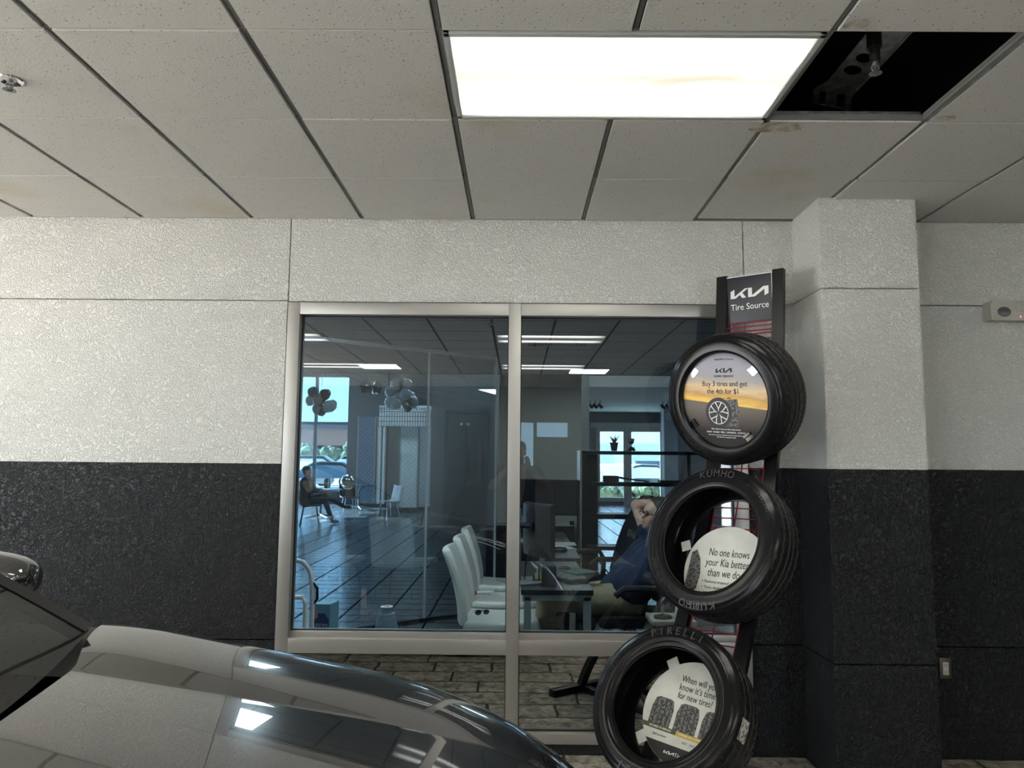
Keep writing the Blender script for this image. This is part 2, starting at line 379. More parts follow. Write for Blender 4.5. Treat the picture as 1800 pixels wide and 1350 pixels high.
# side and rear walls, with the showroom shopfront on the left
w = MB(); w.box(4.6, 4.75, -5.2, WD+TH, 0, 3.3); struct('wall_right', w, M_WALL)
w = MB(); w.box(-6.75, -6.6, -5.2, -4.6, 0, 3.3); w.box(-6.75, -6.6, 2.5, WD+TH, 0, 3.3); w.box(-6.75, -6.6, -4.6, 2.5, 2.75, 3.3); w.box(-6.75, -6.6, -4.6, 2.5, 0, .12); struct('wall_left', w, M_WALL)
w = MB(); w.box(-6.75, -6.5, -5.35, -5.2, 0, 3.3); w.box(-6.5, -4.0, -5.35, -5.2, 2.75, 3.3); w.box(-4.0, .0, -5.35, -5.2, 0, 3.3); w.box(.0, .90, -5.35, -5.2, 2.2, 3.3); w.box(.29, .35, -5.35, -5.2, 1.1, 2.2); w.box(.35, .90, -5.35, -5.2, 1.1, 1.94)  # rear-left opening added to throw daylight onto the window wall
w.box(.90, 3.6, -5.35, -5.2, 0, 3.3); w.box(3.6, 4.75, -5.35, -5.2, 2.7, 3.3); w.box(3.6, 4.75, -5.35, -5.2, 0, .4); w.box(.0, .90, -5.35, -5.2, 0, 1.1); struct('wall_front', w, M_PAINT_IN)  # rear-right opening added to light the column and recess
for i, (y0, y1) in enumerate(((-4.6, -2.1), (-2.1, .4), (.4, 2.5))):
    t = bpy.data.objects.new('window_%d' % (i+3), None); COL.objects.link(t); t['kind'] = 'structure'
    f = MB()
    f.box(-6.72, -6.62, y0, y0+.05, .12, 2.75); f.box(-6.72, -6.62, y1-.05, y1, .12, 2.75); f.box(-6.72, -6.62, y0, y1, .12, .2); f.box(-6.72, -6.62, y0, y1, 2.68, 2.75)
    f.build('window_frame', M_ALU, t)
f = MB(); f.box(.0, .90, -5.30, -5.29, 1.1, 2.2); t = bpy.data.objects.new('window_6', None); COL.objects.link(t); t['kind'] = 'structure'; f.build('glass', M_GLASS, t, 0)
w = MB(); w.box(-6.75, 4.75, -5.35, WD+.02, -.12, 0); struct('floor', w, M_STONE)

# ceiling: tegular tiles hung in a grid
GX, GY, T = .966, 2.817, .61
def holes(i, j):                                     # tile columns (x from GX+i*T) and rows (y from GY+j*T)
    if (i, j) == (0, -1): return 'hole'
    if j in (-1, -5, -9) and i in (-2, -1, -7, -6, 3, 4) and (i < 3 or j < -1): return 'lamp'
    return None
tl = MB(); gr = MB(); rnd = random.Random(3)
for i in range(-13, 7):
    for j in range(-14, 3):
        x0, y0 = GX+i*T, GY+j*T; x1, y1 = x0+T, min(y0+T, WD)
        if y0 > WD-.02 or x0 > 4.6 or x1 < -6.7 or y1 < -5.3: continue
        if j == 2: y1 = WD
        if holes(i, j): continue
        dz = rnd.uniform(-.003, .002); e = .012; ey = .0035
        if (i, j) == (0, 1): dz = .006
        xa, xb, ya, yb = max(x0, -6.6)+e, min(x1, 4.6)-e, max(y0, -5.2)+ey, y1-(ey if j < 2 else 0)
        if j == 1: yb = y0+T-ey
        if j == 1 and i == 0: yb -= .022                     # shadow gap by the column
        if yb-ya < .004 or xb-xa < .01: continue
        if i == 0 and j == 1: xb = 1.505
        if i in (0, 1) and y1 > 3.68 and j == 1:
            # tiles cut round the column
            if i == 0: tl.box(xa, xb, ya, yb, CZ+dz, CZ+dz+.018); tl.box(1.505, x1-e, ya, 3.676, CZ+dz, CZ+dz+.018); continue
            tl.box(xa, xb, ya, 3.676, CZ+dz, CZ+dz+.018); tl.box(1.998, xb, 3.676, yb, CZ+dz, CZ+dz+.018); continue
        tl.box(xa, xb, ya, yb, CZ+dz, CZ+dz+.018, bev=.002)
ceil_ = struct('ceiling', tl, M_TILE)
for i in range(-12, 7):
    x = GX+i*T
    gr.box(x-.0075, x+.0075, -5.2, WD, CZ+.008, CZ+.034); gr.box(x-.012, x+.012, -5.2, WD, CZ+.020, CZ+.024)
for j in range(-13, 3):
    y = GY+j*T
    gr.box(-6.6, GX-2*T, y-.006, y+.006, CZ+.007, CZ+.03) ; gr.box(GX-2*T, 4.6, y-.006, y+.006, CZ+.007, CZ+.03)
gr.box(-6.6, 1.507, WD-.02, WD, CZ+.004, CZ+.012); gr.box(1.993, 4.6, WD-.02, WD, CZ+.004, CZ+.012)
o = gr.build('ceiling_grid', M_GRID, ceil_, 0)
v = MB(); v.box(-6.75, 4.75, -5.35, WD+TH, 3.28, 3.36); struct('ceiling_deck', v, M_CONC_DARK)
# flange trims of the open tile bay
h = MB(); hx0, hx1, hy0, hy1 = GX, GX+T, GY-T, GY
h.box(hx0+.01, hx1-.01, hy1+.004, hy1+.008, CZ, CZ+.045); h.box(hx1+.006, hx1+.010, hy0, hy1, CZ, CZ+.045)
h.build('grid_flange', M_STEEL, ceil_, 0)
d = MB()
for k in range(16): d.ball((hx0+.05+k*.034, hy1+.0035, CZ+.024), .0035, n=1)
for k in range(12): d.ball((hx1+.0055, hy0+.08+k*.04, CZ+.024), .0035, n=1)
o = d.build('punched_holes', M_GASKET, ceil_); o['kind'] = 'stuff'
# water stains round the open bay
st = MB()
for (x, y, rx, ry) in ((GX+.05, GY+.045, .10, .055), (GX+.05, GY-T-.05, .035, .03), (GX+T+.06, GY-.045, .035, .022)):
    b = bmesh.new(); vs = [b.verts.new((x+rx*(1+.15*math.sin(3*a))*math.cos(a), y+ry*(1+.2*math.cos(2*a))*math.sin(a), CZ-.0035)) for a in [2*PI*k/28 for k in range(28)]]
    b.faces.new(vs); st.merge(b)
M_STAIN = mat('water_stain', (.42, .38, .31), .9); noise_var(M_STAIN, (.30, .25, .19), (.56, .54, .50), 22, 4)
st.build('water_stain', M_STAIN, ceil_, 0)

def troffer(x0, y0, label, m=M_DIFF, wx=2*T, wy=T, z=CZ, group=None, name='ceiling_light'):
    t = thing(name, label, 'ceiling light', (x0, y0, z), 0, group)
    a = .012; b_ = .032
    f = MB(); zz = -.002
    f.box(a, wx-a, a, b_, zz, .012, bev=.002); f.box(a, wx-a, wy-b_, wy-a, zz, .012, bev=.002); f.box(a, b_, a, wy-a, zz, .012, bev=.002); f.box(wx-b_, wx-a, a, wy-a, zz, .012, bev=.002)
    f.build('fixture_frame', M_GRIDFRAME, t)
    f = MB(); f.box(a, wx-a, a, wy-a, .03, .12); f.build('housing', M_GRIDFRAME, t)
    f = MB(); f.box(b_-.003, wx-b_+.003, b_-.003, wy-b_+.003, .004, .009); f.build('diffuser', m, t, 0)
    return t
troffer(GX-2*T, GY-T, 'large lit fluorescent troffer with water-stained lens beside the open ceiling bay')
labs = {(-7, -1): 'lit ceiling troffer over the parked car cabin', (-2, -5): 'lit ceiling troffer straight above the photographer, seen mirrored in the window',
        (-7, -5): 'lit ceiling troffer left behind the photographer, seen mirrored in the window', (-2, -9): 'lit ceiling troffer second behind the photographer',
        (-7, -9): 'lit ceiling troffer in the far left rear of the bay',
        (3, -5): 'unseen troffer added right behind the photographer to brighten the right side', (3, -9): 'unseen troffer added in the far right rear to brighten the right side'}  # right-hand pair added to lift the dim right side of the room
for (i, j), l in labs.items(): troffer(GX+i*T, GY+j*T, l, group='ceiling troffers behind and beside the camera')

# sprinkler heads
def sprinkler(loc, label, cover=True, drop=.0):
    t = thing('fire_sprinkler', label, 'sprinkler', loc)
    if cover:
        c = MB(); c.lathe([(.020, .0), (.030, -.004), (.040, -.006), (.043, -.002), (.043, .004)], 32); c.build('escutcheon', M_CHROME, t)
        c = MB(); c.lathe([(.0005, .01), (.030, .01), (.031, -.003)], 24); c.build('cup', M_MATTEBLACK, t)
    else:
        c = MB(); c.tube([(0, 0, drop), (0, 0, .0)], .017, 16); c.tube([(0, 0, drop), (0, 0, .05)], .024, 16); c.build('drop_pipe', M_MATTEBLACK, t)
    c = MB(); c.tube([(0, 0, .008), (0, 0, -.014)], .009, 12)
    for s in (-1, 1): c.tube([(s*.009, 0, -.008), (s*.014, 0, -.022), (s*.003, 0, -.038)], .0025, 6)
    c.tube([(0, 0, -.012), (0, 0, -.038)], .003, 6); c.build('head', M_STEEL, t)
    c = MB()
    for k in range(14):
        a = 2*PI*k/14; c.prism([(.003, -.0022), (.021, -.0030), (.021, .0030), (.003, .0022)], -.041, -.039, Matrix.Rotation(a, 4, 'Z'))
    c.lathe([(.0004, -.0395), (.008, -.0395), (.008, -.041), (.0004, -.041)], 16); c.build('deflector', M_STEEL, t)
    return t
sprinkler((-1.80, 2.52, CZ-.001), 'chrome fire sprinkler in the ceiling tile above the car')
sp_ = at(1539, 128, 2.46)
sprinkler((sp_.x, sp_.y, sp_.z+.038), 'bare pendant fire sprinkler hanging inside the open ceiling bay', False, 3.27-sp_.z-.04)
# perforated bracket above the open bay
t = thing('steel_bracket', 'galvanised punched steel bracket seen up inside the open ceiling bay', 'bracket', (0, 0, 0))
bz = 2.99
def P2(px, py): p = atz(px, py, bz); return (p.x, p.y)
outer = [P2(1428, 182), P2(1430, 158), P2(1436, 153), P2(1455, 143), P2(1524, 58), P2(1543, 40), P2(1612, 40), P2(1600, 60), P2(1545, 120), P2(1507, 160), P2(1497, 172), P2(1496, 192), P2(1490, 195)]
b = bmesh.new()
ov = [b.verts.new((x, y, bz)) for x, y in outer]; edges = [b.edges.new((ov[k], ov[(k+1) % len(ov)])) for k in range(len(ov))]
def hole_poly(pts):
    vs = [b.verts.new((x, y, bz)) for x, y in pts]; return [b.edges.new((vs[k], vs[(k+1) % len(vs)])) for k in range(len(vs))]
def circ_px(cx, cy, rx, ry): return [P2(cx+rx*math.cos(a), cy+ry*math.sin(a)) for a in [2*PI*k/24 for k in range(24)]]
edges += hole_poly([P2(1441, 160), P2(1453, 161), P2(1450, 185), P2(1439, 184)])
edges += hole_poly([P2(1472, 165), P2(1486, 166), P2(1484, 190), P2(1470, 189)])
edges += hole_poly(circ_px(1499, 124, 16, 9)); edges += hole_poly(circ_px(1519, 103, 15, 9))
bmesh.ops.triangle_fill(b, use_beauty=True, use_dissolve=False, edges=edges)
ext = bmesh.ops.extrude_face_region(b, geom=b.faces[:])
for e in ext['geom']:
    if isinstance(e, bmesh.types.BMVert): e.co.z += .004
bmesh.ops.recalc_face_normals(b, faces=b.faces)
m_ = MB(); m_.merge(b); p0, p1 = Vector((*P2(1612, 44), bz)), Vector((*P2(1507, 158), bz))
m_.tube([p0, p1], .006, 6); m_.build('plate', M_STEEL, t, 30)
m_ = MB(); q = (p0+p1)/2
for px, py in ((1565, 50), (1536, 80)): c_ = atz(px, py, bz); m_.tube([(c_.x, c_.y, bz), (c_.x, c_.y, 3.28)], .005, 8)
m_.build('hanger_rod', M_STEEL, t)

# ------------------------------------------------------------------ the office window
win = bpy.data.objects.new('window_1', None); COL.objects.link(win); win['kind'] = 'structure'
fy0, fy1 = WD-.012, WD+.10
f = MB(); B = .0015
f.box(XW0+.004, XW0+.070, fy0, fy1, ZW0, ZW1-.004, bev=B); f.box(XW1-.070, XW1-.004, fy0, fy1, ZW0, ZW1-.004, bev=B)
f.box(-.050, .016, fy0-.002, fy1, ZW0, ZW1-.004, bev=B)
for x0, x1 in ((XW0+.0705, -.0505), (.0165, XW1-.0705)):
    f.box(x0, x1, fy0, fy1, ZW1-.070, ZW1-.004, bev=B); f.box(x0, x1, fy0, fy1, .497, .572, bev=B); f.box(x0, x1, fy0, fy1, ZW0, .105, bev=B)
    f.box(x0, x1, fy0+.03, fy1, .572, .603, bev=B)                # sloped inner sill catching light
f.build('window_frame', M_ALU, win, 30)
f = MB()
f.box(XW0-.001, XW0+.004, WD-.004, fy1, ZW0, ZW1); f.box(XW0, XW1, WD-.004, fy1, ZW1-.004, ZW1); f.box(XW1-.004, XW1, WD-.004, fy1, ZW0, ZW1)
for x0, x1 in ((XW0+.070, -.050), (.016, XW1-.070)):
    for z0, z1 in ((.603, ZW1-.070), (.105, .497)):
        f.box(x0, x1, WD+.035, WD+.055, z1-.006, z1); f.box(x0, x1, WD+.035, WD+.055, z0, z0+.005); f.box(x0, x0+.005, WD+.035, WD+.055, z0, z1); f.box(x1-.005, x1, WD+.035, WD+.055, z0, z1)
f.build('gasket', M_GASKET, win, 0)
for x0, x1 in ((XW0+.072, -.052), (.018, XW1-.072)):
    f = MB(); f.box(x0, x1, WD+.042, WD+.048, .603, ZW1-.07); f.build('glass', M_GLASS, win, 0)
    f = MB(); f.box(x0, x1, WD+.042, WD+.048, .105, .497); f.build('lower_glass', M_GLASS_LOW, win, 0)

# emergency light and outlet on the recess wall
e0, e1 = at(1727, 533, WD), at(1830, 567, WD)
t = thing('emergency_light', 'beige twin-head emergency light on the recessed wall', 'emergency light', ((e0.x+e1.x)/2, WD, e1.z))
hw = (e1.x-e0.x)/2; hh = e0.z-e1.z
f = MB(); f.prism([(-hw, 0), (-hw-.002, .09), (-hw+.012, hh), (hw-.012, hh), (hw+.002, .09), (hw, 0), (hw*.9, -.002), (-hw*.9, -.002)], 0, .07, Matrix.Rotation(PI/2, 4, 'X')); f.build('housing', M_BEIGE, t, 40)
for s in (-1, 1):
    l = MB(); l.lathe([(.0004, -.006), (.028, -.004), (.036, .004), (.040, .02), (.040, .03)], 28, Matrix.Translation((s*(hw-.07), -.07, hh*.42)) @ Matrix.Rotation(PI/2, 4, 'X') @ Matrix.Diagonal((1.15, .85, -1, 1))); l.build('lamp_head', M_LENS, t)
l = MB(); l.ball((.0, -.071, .018), .004); l.build('indicator', mat('red_indicator', (.8, .05, .05), .3, emit=(1, .1, .1), es=1.0), t)
l = MB(); l.box(-.02, .02, -.073, -.07, .05, .09, bev=.003); l.build('cover_clip', M_BEIGE, t)
o0, o1 = at(1650, 1156, WD), at(1672, 1193, WD)
t = thing('power_outlet', 'bronze plate with ivory double outlet low on the recessed wall', 'outlet', ((o0.x+o1.x)/2, WD, (o0.z+o1.z)/2))
ow, oh = (o1.x-o0.x)/2, (o0.z-o1.z)/2
f = MB(); f.box(-ow, ow, -.006, 0, -oh, oh, bev=.002); f.build('cover_plate', M_BRONZE, t)
f = MB(); f.box(-ow*.5, ow*.5, -.009, -.004, -oh*.62, oh*.62, bev=.001); f.build('receptacle', M_IVORY, t)
f = MB()
for s in (-1, 1):
    for a in (-1, 1): f.box(a*.006-.001, a*.006+.001, -.0095, -.008, s*.018-.004, s*.018+.004)
    f.ball((0, -.009, s*.018-.009), .0022)
f.build('slots', M_BLACKPRINT, t)
l = MB()
for px, py in ((1688, 1332),): pass

# ================================================================== THE TIRE RACK
PH = math.radians(36.2)
R0 = Vector((math.cos(PH), -math.sin(PH), 0)); N0 = Vector((-math.sin(PH), -math.cos(PH), 0)); RC = Vector((1.178, 3.788, 0))
rack = thing('tire_rack', 'black curved display rack with red wires and a tire source sign by the column', 'rack', RC, -PH)
CUR = [(0.02, 1.04), (.15, .975), (.40, .80), (.685, .596), (.833, .494), (1.05, .345), (1.2, .262), (1.354, .18), (1.55, .114), (1.8, .055), (2.067, -.004), (2.3, -.033), (2.476, -.051)]
def bz_at(z):
    for (z0, b0), (z1, b1) in zip(CUR, CUR[1:]):
        if z <= z1: return b0+(b1-b0)*(z-z0)/(z1-z0)
    return CUR[-1][1]
def post(mb, a0, a1, tk=.036):
    rows = []
    for z in [0.02+k*(2.476-.02)/46 for k in range(47)]:
        b0 = bz_at(z); s = (bz_at(z+.03)-bz_at(max(z-.03, .02)))/.06 if z > .03 else -.45
        n_ = Vector((0, -1, -s)).normalized()      # outward (local -y) tilted with the curve
        c0 = Vector((0, -b0, z)); c1 = c0+n_*tk
        rows.append([Vector((a0, c0.y, c0.z)), Vector((a1, c0.y, c0.z)), Vector((a1, c1.y, c1.z)), Vector((a0, c1.y, c1.z))])
    mb.loft(rows, True); mb.quad(*rows[-1]); mb.quad(*rows[0][::-1])
for s in (-1, 1):
    p = MB(); post(p, s*.118 if s > 0 else -.173, .173 if s > 0 else -.118); p.build('post', M_POST, rack, 30)
p = MB(); p.box(-.117, .117, .012, .022, 2.222, 2.462, bev=.001); sign = p.build('sign_panel', M_SIGN, rack)
p = MB(); p.box(-.117, .117, .010, .023, 2.462, 2.466); p.box(.1145, .117, .0095, .0115, 2.222, 2.466); p.build('sign_trim', M_WHITE, rack, 0)
p = MB(); Ms = Matrix.Translation((0, .0112, 0)) @ Matrix.Rotation(PI/2, 4, 'X')
q = MB(); add_logo(q, 0, 2.374, .196, asp=.245)
add_text(q, 'Tire Source', 0, 2.302, .046, fit=.196)
bmesh.ops.transform(q.bm, matrix=Ms, verts=q.bm.verts); q.build('sign_lettering', M_WHITE, sign, 0)
def curve_pt(a, z, off=.0): return Vector((a, -bz_at(z)-off, z))
wr = MB()
for k in range(44):
    z = .22+k*.0465
    if z > 2.18 and abs(z-2.19) > .03: continue
    wr.tube([curve_pt(-.125, z, .012), curve_pt(.125, z, .012)], .0032, 6)
for z in (2.195, 2.155, 1.645, 1.6): wr.tube([curve_pt(-.125, z, .02), curve_pt(.125, z, .02)], .0032, 6)
wr.build('red_wires', M_RED, rack)
wr = MB()
for a in (-.108, 0, .108): wr.tube([curve_pt(a, .2+k*.04, .018) for k in range(48 if a else 36)], .0036, 6)
wr.build('upright_wires', M_RED, rack)
for z0 in (1.72, 1.02, .40):                                     # wire cradle arms behind the tires
    wr = MB()
    for a in (-.1, .1): c0 = curve_pt(a, z0, .01); wr.tube([c0, c0+Vector((0, -.05, -.015))], .004, 6)
    wr.build('cradle_arm', M_RED, rack)
for z in (1.85, 1.15, .5):
    p = MB(); c = curve_pt(0, z, .0); p.box(-.12, .12, c.y+.0, c.y+.02, z-.02, z+.02); p.build('cross_bar', M_POST, rack)
p = MB(); p.box(-.40, .40, -.04, .02, 0.0, .045, bev=.004); p.box(-.40, .40, -1.08, -1.02, 0.0, .045, bev=.004)
for s in (-.146, .146): p.box(s-.025, s+.025, -1.05, 0, 0.002, .04, bev=.003)
p.build('base_frame', M_POST, rack)

def axis_matrix(c, yaw, tilt):       # local z = outward axis, local y = up
    ax = Vector((-math.sin(yaw)*math.cos(tilt), -math.cos(yaw)*math.cos(tilt), math.sin(tilt)))
    sd = Vector((0, 0, 1)).cross(ax).normalized(); up = ax.cross(sd)
    return Matrix.Translation(c) @ Matrix((sd, up, ax)).transposed().to_4x4()
def ring_text(mb, txt, r, ang, size, z, ext=.0008, spread=1.0):
    me0 = [text_me(ch, size, 'CENTER', ext) if ch != ' ' else None for ch in txt]
    n = len(txt); st_ = size*.74*spread/r
    for k, me in enumerate(me0):
        if me is None: continue
        a = ang + st_*((n-1)/2-k)
        mb.mesh(me, Matrix.Rotation(a-PI/2, 4, 'Z') @ Matrix.Translation((0, r, z))); bpy.data.meshes.remove(me)
def tire(label, c, yaw, tilt, R, wd, rr, brand=None, sip=5, style=0, bandtxt=None):
    t = bpy.data.objects.new('tire', None); COL.objects.link(t); t.matrix_world = axis_matrix(c, yaw, tilt); tag(t, label, 'tire', 'tires on the display rack')
    h = wd/2; gd = .007
    tread = []
    xs = [-.80, -.62, -.585, -.535, -.50, -.22, -.185, -.13, -.095, .095, .13, .185, .22, .50, .535, .585, .62, .80]
    groove = {2, 3, 6, 7, 10, 11, 14, 15}
    for i, x in enumerate(xs):
        crown = R - .010*abs(x)**3
        tread.append((crown - (gd if i in groove else 0), x*h))
    def side(s):
        return [(R-.007, s*.86*h), (R-.014, s*.905*h), (R-.024, s*.94*h), (R-.030, s*.950*h), (R-.031, s*.958*h), (R-.045, s*.985*h), (R-.062, s*1.0*h), (R-.078, s*.995*h), (rr+.020, s*.965*h), (rr+.018, s*.955*h), (rr+.014, s*.955*h), (rr+.011, s*.945*h), (rr+.005, s*.93*h)]
    lat = 6
    def mod_t(i, k, r):
        if i in groove: return r
        ph = (k + (i*2 if i < 9 else -i*2)) % lat
        if (i <= 1 or i >= len(xs)-2) and ph in (0,): return r-.005
        if (i in (4, 5, 12, 13)) and ph == 0: return r-.004
        return r
    NN = 252
    m = MB(); m.lathe([(R-.007, -.86*h)]+tread+[(R-.007, .86*h)], NN, mod=lambda i, k, r: (mod_t(i-1, k, r) if 0 < i < len(xs)+1 else (r-.004 if k % lat == 0 else r)))
    m.build('tread', M_RUBBER, t, 20)
    m = MB(); inner = [(rr+.004, .915*h), (rr, .88*h), (rr, .80*h), (rr+.014, .76*h), (rr+.035, .80*h), (R-.035, .80*h), (R-.018, .6*h), (R-.016, 0), (R-.018, -.6*h), (R-.035, -.80*h), (rr+.035, -.80*h), (rr+.014, -.76*h), (rr, -.80*h), (rr, -.88*h), (rr+.004, -.915*h)]
    m.lathe(side(1)+inner+side(-1)[::-1], 120); m.build('sidewall', M_RUBBER_SHINE, t, 40)
    m = MB()
    # fine moulded ribs and a diamond-patterned band on the outer sidewall
    for rr_, zz in ((R-.036, .972), (rr+.028, .978)): m.lathe([(rr_-.0012, zz*h), (rr_, zz*h+.0012), (rr_+.0012, zz*h)], 96)
    for seg in ((20, 62), (205, 250)) if style == 0 else ((150, 170),):
        for a in range(seg[0], seg[1], 3):
            for q_ in range(4):
                r_ = R-.040-q_*.008; aa = math.radians(a+(q_ % 2)*1.5)
                m.ball((r_*math.cos(aa), r_*math.sin(aa), .985*h), .0042, (1, 1, .5), 1)
    m.build('moulded_ribs', M_RUBBER_SHINE, t, 30)
    if brand:
        m = MB(); ring_text(m, brand, (R+rr)/2+.012, math.radians(92), .044, h*1.003, spread=1.1); m.build('brand_lettering', M_EMBOSS, t, 0); m = MB()
        ring_text(m, brand, (R+rr)/2+.012, math.radians(272), .044, h*1.003, spread=1.1); m.build('brand_lettering', M_EMBOSS, t, 0)
    if bandtxt:
        m = MB()
        for a_, tx in bandtxt: ring_text(m, tx, rr+.035, math.radians(a_), .013, h*.985, spread=.95)
        m.build('fine_lettering', M_EMBOSS, t, 0)
    return t
def along(c, k): return Vector((c[0]*k, c[1]*k, HC+(c[2])*k))
TC1 = along((1.078, 3.733, .323), .968); TC2 = along((.919, 3.456, -.364), .965); TC3 = along((.649, 3.21, -1.009), .96)
T1 = tire('topmost tire on the rack holding the sunset poster', TC1, math.radians(46), math.radians(-9), .326*.968, .236, .231*.968, None, bandtxt=[(110, 'EXTRA LOAD'), (82, 'TUBELESS'), (60, 'RADIAL')])
T2 = tire('middle tire on the rack, open centre, brand name on its top sidewall', TC2, math.radians(47), math.radians(20.5), .338*.965, .213, .236*.965, 'KUMHO', bandtxt=[(0, 'RADIAL TUBELESS')])
T3 = tire('lowest tire on the rack, half below the frame beside the car nose', TC3, math.radians(41.2), math.radians(33), .330*.96, .213, .224*.96, 'PIRELLI', style=1)
# paper stickers on the treads
def sticker(parent, ang, z0, z1, R, n=9, spr=.16):
    m = MB(); rows = []
    for k in range(n):
        a = math.radians(ang)+spr*(k/(n-1)-.5); rows.append([Vector(((R+.002)*math.cos(a), (R+.002)*math.sin(a), z0)), Vector(((R+.002)*math.cos(a), (R+.002)*math.sin(a), z1))])
    m.loft(rows); m.build('paper_sticker', M_STICKER, parent, 60)
sticker(T1, 118, -.02, .05, .316, spr=.10); sticker(T3, -4, .02, .085, .317, spr=.25)
for T_, Rr in ((T1, .316), (T2, .327)):
    for ang in (150, 168, 190): sticker(T_, ang, -.09, -.03, Rr, spr=.14)

# round posters
M_SUNSET = mat('sunset_print', (.5, .4, .3), .6, spec=.25)
def _sunset():
    m = M_SUNSET; t = m.node_tree; v = mapping(m, (1, 1, 1)); s = nn(t, 'ShaderNodeSeparateXYZ'); t.links.new(v.outputs[0], s.inputs[0])
    n = nn(t, 'ShaderNodeTexNoise'); n.inputs['Scale'].default_value = 7; n.inputs['Detail'].default_value = 6
    v2 = mapping(m, (1, 3.5, 1), (0, 0, .35)); t.links.new(v2.outputs[0], n.inputs['Vector'])
    tilt = math_n(t, 'MULTIPLY_ADD', s.outputs['X'], .10, s.outputs['Y'])
    y = math_n(t, 'MULTIPLY_ADD', n.outputs['Fac'], .09, math_n(t, 'ADD', tilt, -.045))
    k = math_n(t, 'MULTIPLY_ADD', y, 2.3, .5)
    r = nn(t, 'ShaderNodeValToRGB'); el = r.color_ramp.elements
    el[0].position = 0; el[0].color = (.85, .42, .10, 1); el[1].position = 1; el[1].color = (.36, .36, .42, 1)
    for p, c in ((.40, (.88, .45, .08)), (.46, (.98, .66, .16)), (.55, (.66, .38, .16)), (.62, (.80, .62, .38)), (.72, (.46, .43, .44)), (.85, (.42, .42, .48))):
        e = el.new(p); e.color = (*c, 1)
    t.links.new(k, r.inputs[0])
    gr_ = nn(t, 'ShaderNodeValToRGB'); ge = gr_.color_ramp.elements; ge[0].color = (.035, .032, .03, 1); ge[1].color = (.20, .17, .15, 1); ge[0].position = .15; ge[1].position = .42
    t.links.new(math_n(t, 'MULTIPLY_ADD', s.outputs['Y'], 2.3, .5), gr_.inputs[0])
    mm = nn(t, 'ShaderNodeMix', data_type='RGBA'); t.links.new(math_n(t, 'GREATER_THAN', tilt, -.022), mm.inputs['Factor'])
    t.links.new(gr_.outputs[0], mm.inputs['A']); t.links.new(r.outputs[0], mm.inputs['B']); t.links.new(mm.outputs['Result'], bsdf(m).inputs['Base Color'])
_sunset()
def disc(name, m, r, parent=None, cut=None, th=.0025):
    b = MB(); b.lathe([(.0003, 0), (r, 0), (r, -th), (.0003, -th)], 96); return b.build(name, m, parent, 30)
def poster(c, yaw, tilt, r, label, m, roll=0):
    p = bpy.data.objects.new('round_poster', None); COL.objects.link(p); p.matrix_world = axis_matrix(c, yaw, tilt) @ Matrix.Rotation(roll, 4, 'Z'); tag(p, label, 'poster', 'round posters set in the rack tires')
    disc('board', m, r, p); return p
ax1 = (axis_matrix((0, 0, 0), math.radians(46), math.radians(-9)) @ Vector((0, 0, 1)))
P1 = poster(TC1+ax1*.088, math.radians(46), math.radians(-9), .226, 'round sunset poster offering the fourth tire, filling the topmost tire', M_SUNSET, math.radians(-4))
q = MB(); add_logo(q, -.028, .193, .036, .0008); add_text(q, 'Tire Source', .022, .193, .013, .0008); add_logo(q, 0, .140, .085, .0008, asp=.25)
add_text(q, 'SUMMER TIRE EVENT', 0, .112, .014, .0008, fit=.105); add_text(q, 'Buy 3 tires and get', 0, .076, .034, .0008, fit=.235); add_text(q, 'the 4th for $1', -.008, .040, .034, .0008, fit=.165); add_text(q, 'July 1-31, 2024', .0, .008, .011, .0008)
q.build('lettering', M_BLACKPRINT, P1, 0)
q = MB()
add_text(q, 'Offer valid on these and other select brands.', 0, -.140, .0105, .0008, fit=.155)
add_text(q, 'KUMHO   MICHELIN   PIRELLI   CONTINENTAL   GOODYEAR', 0, -.155, .011, .0008, fit=.205)
add_text(q, 'Your tires are price matched at time of purchase only', 0, -.168, .009, .0008, fit=.19)
add_text(q, 'See dealer for complete details', 0, -.178, .008, .0008, fit=.10)
q.build('fine_print', M_WHITE, P1, 0)
# printed tire picture
def flat_ring(mb, cx, cy, r0, r1, z, n=48, sx=1.0):
    b = bmesh.new(); A = [b.verts.new((cx+sx*r0*math.cos(2*PI*k/n), cy+r0*math.sin(2*PI*k/n), z)) for k in range(n)]; C_ = [b.verts.new((cx+sx*r1*math.cos(2*PI*k/n), cy+r1*math.sin(2*PI*k/n), z)) for k in range(n)]
    for k in range(n): b.faces.new((A[k], A[(k+1) % n], C_[(k+1) % n], C_[k]))
    mb.merge(b)
M_PT = mat('printed_dark_grey', (.035, .035, .037), .5); M_PT2 = mat('printed_mid_grey', (.12, .12, .12), .5); noise_var(M_PT2, (.03, .03, .03), (.17, .17, .17), 90, 2, .4, .6)
q = MB(); q.prism([(-.03, -.125), (.065, -.128), (.072, -.06), (.065, .005), (.0, .0)], .0003, .0006); q.build('printed_tread', M_PT2, P1, 0)
q = MB(); flat_ring(q, -.035, -.062, .001, .073, .0008, sx=.95); q.build('printed_tire', M_PT, P1, 0)
q = MB(); flat_ring(q, -.035, -.062, .052, .055, .0011, sx=.95)
for k in range(5):
    a = PI/2+2*PI*k/5; cx, cy = -.035, -.062
    def pp(r, d): return (cx+.95*r*math.cos(a+d), cy+r*math.sin(a+d))
    for sgn in (-1, 1):
        q.prism([pp(.006, sgn*.3), pp(.024, 0), pp(.053, sgn*.28), pp(.053, sgn*.38), pp(.022, sgn*.14)], .0009+k*1e-5, .0012+k*1e-5)
q.build('printed_wheel', M_WHITE, P1, 0)
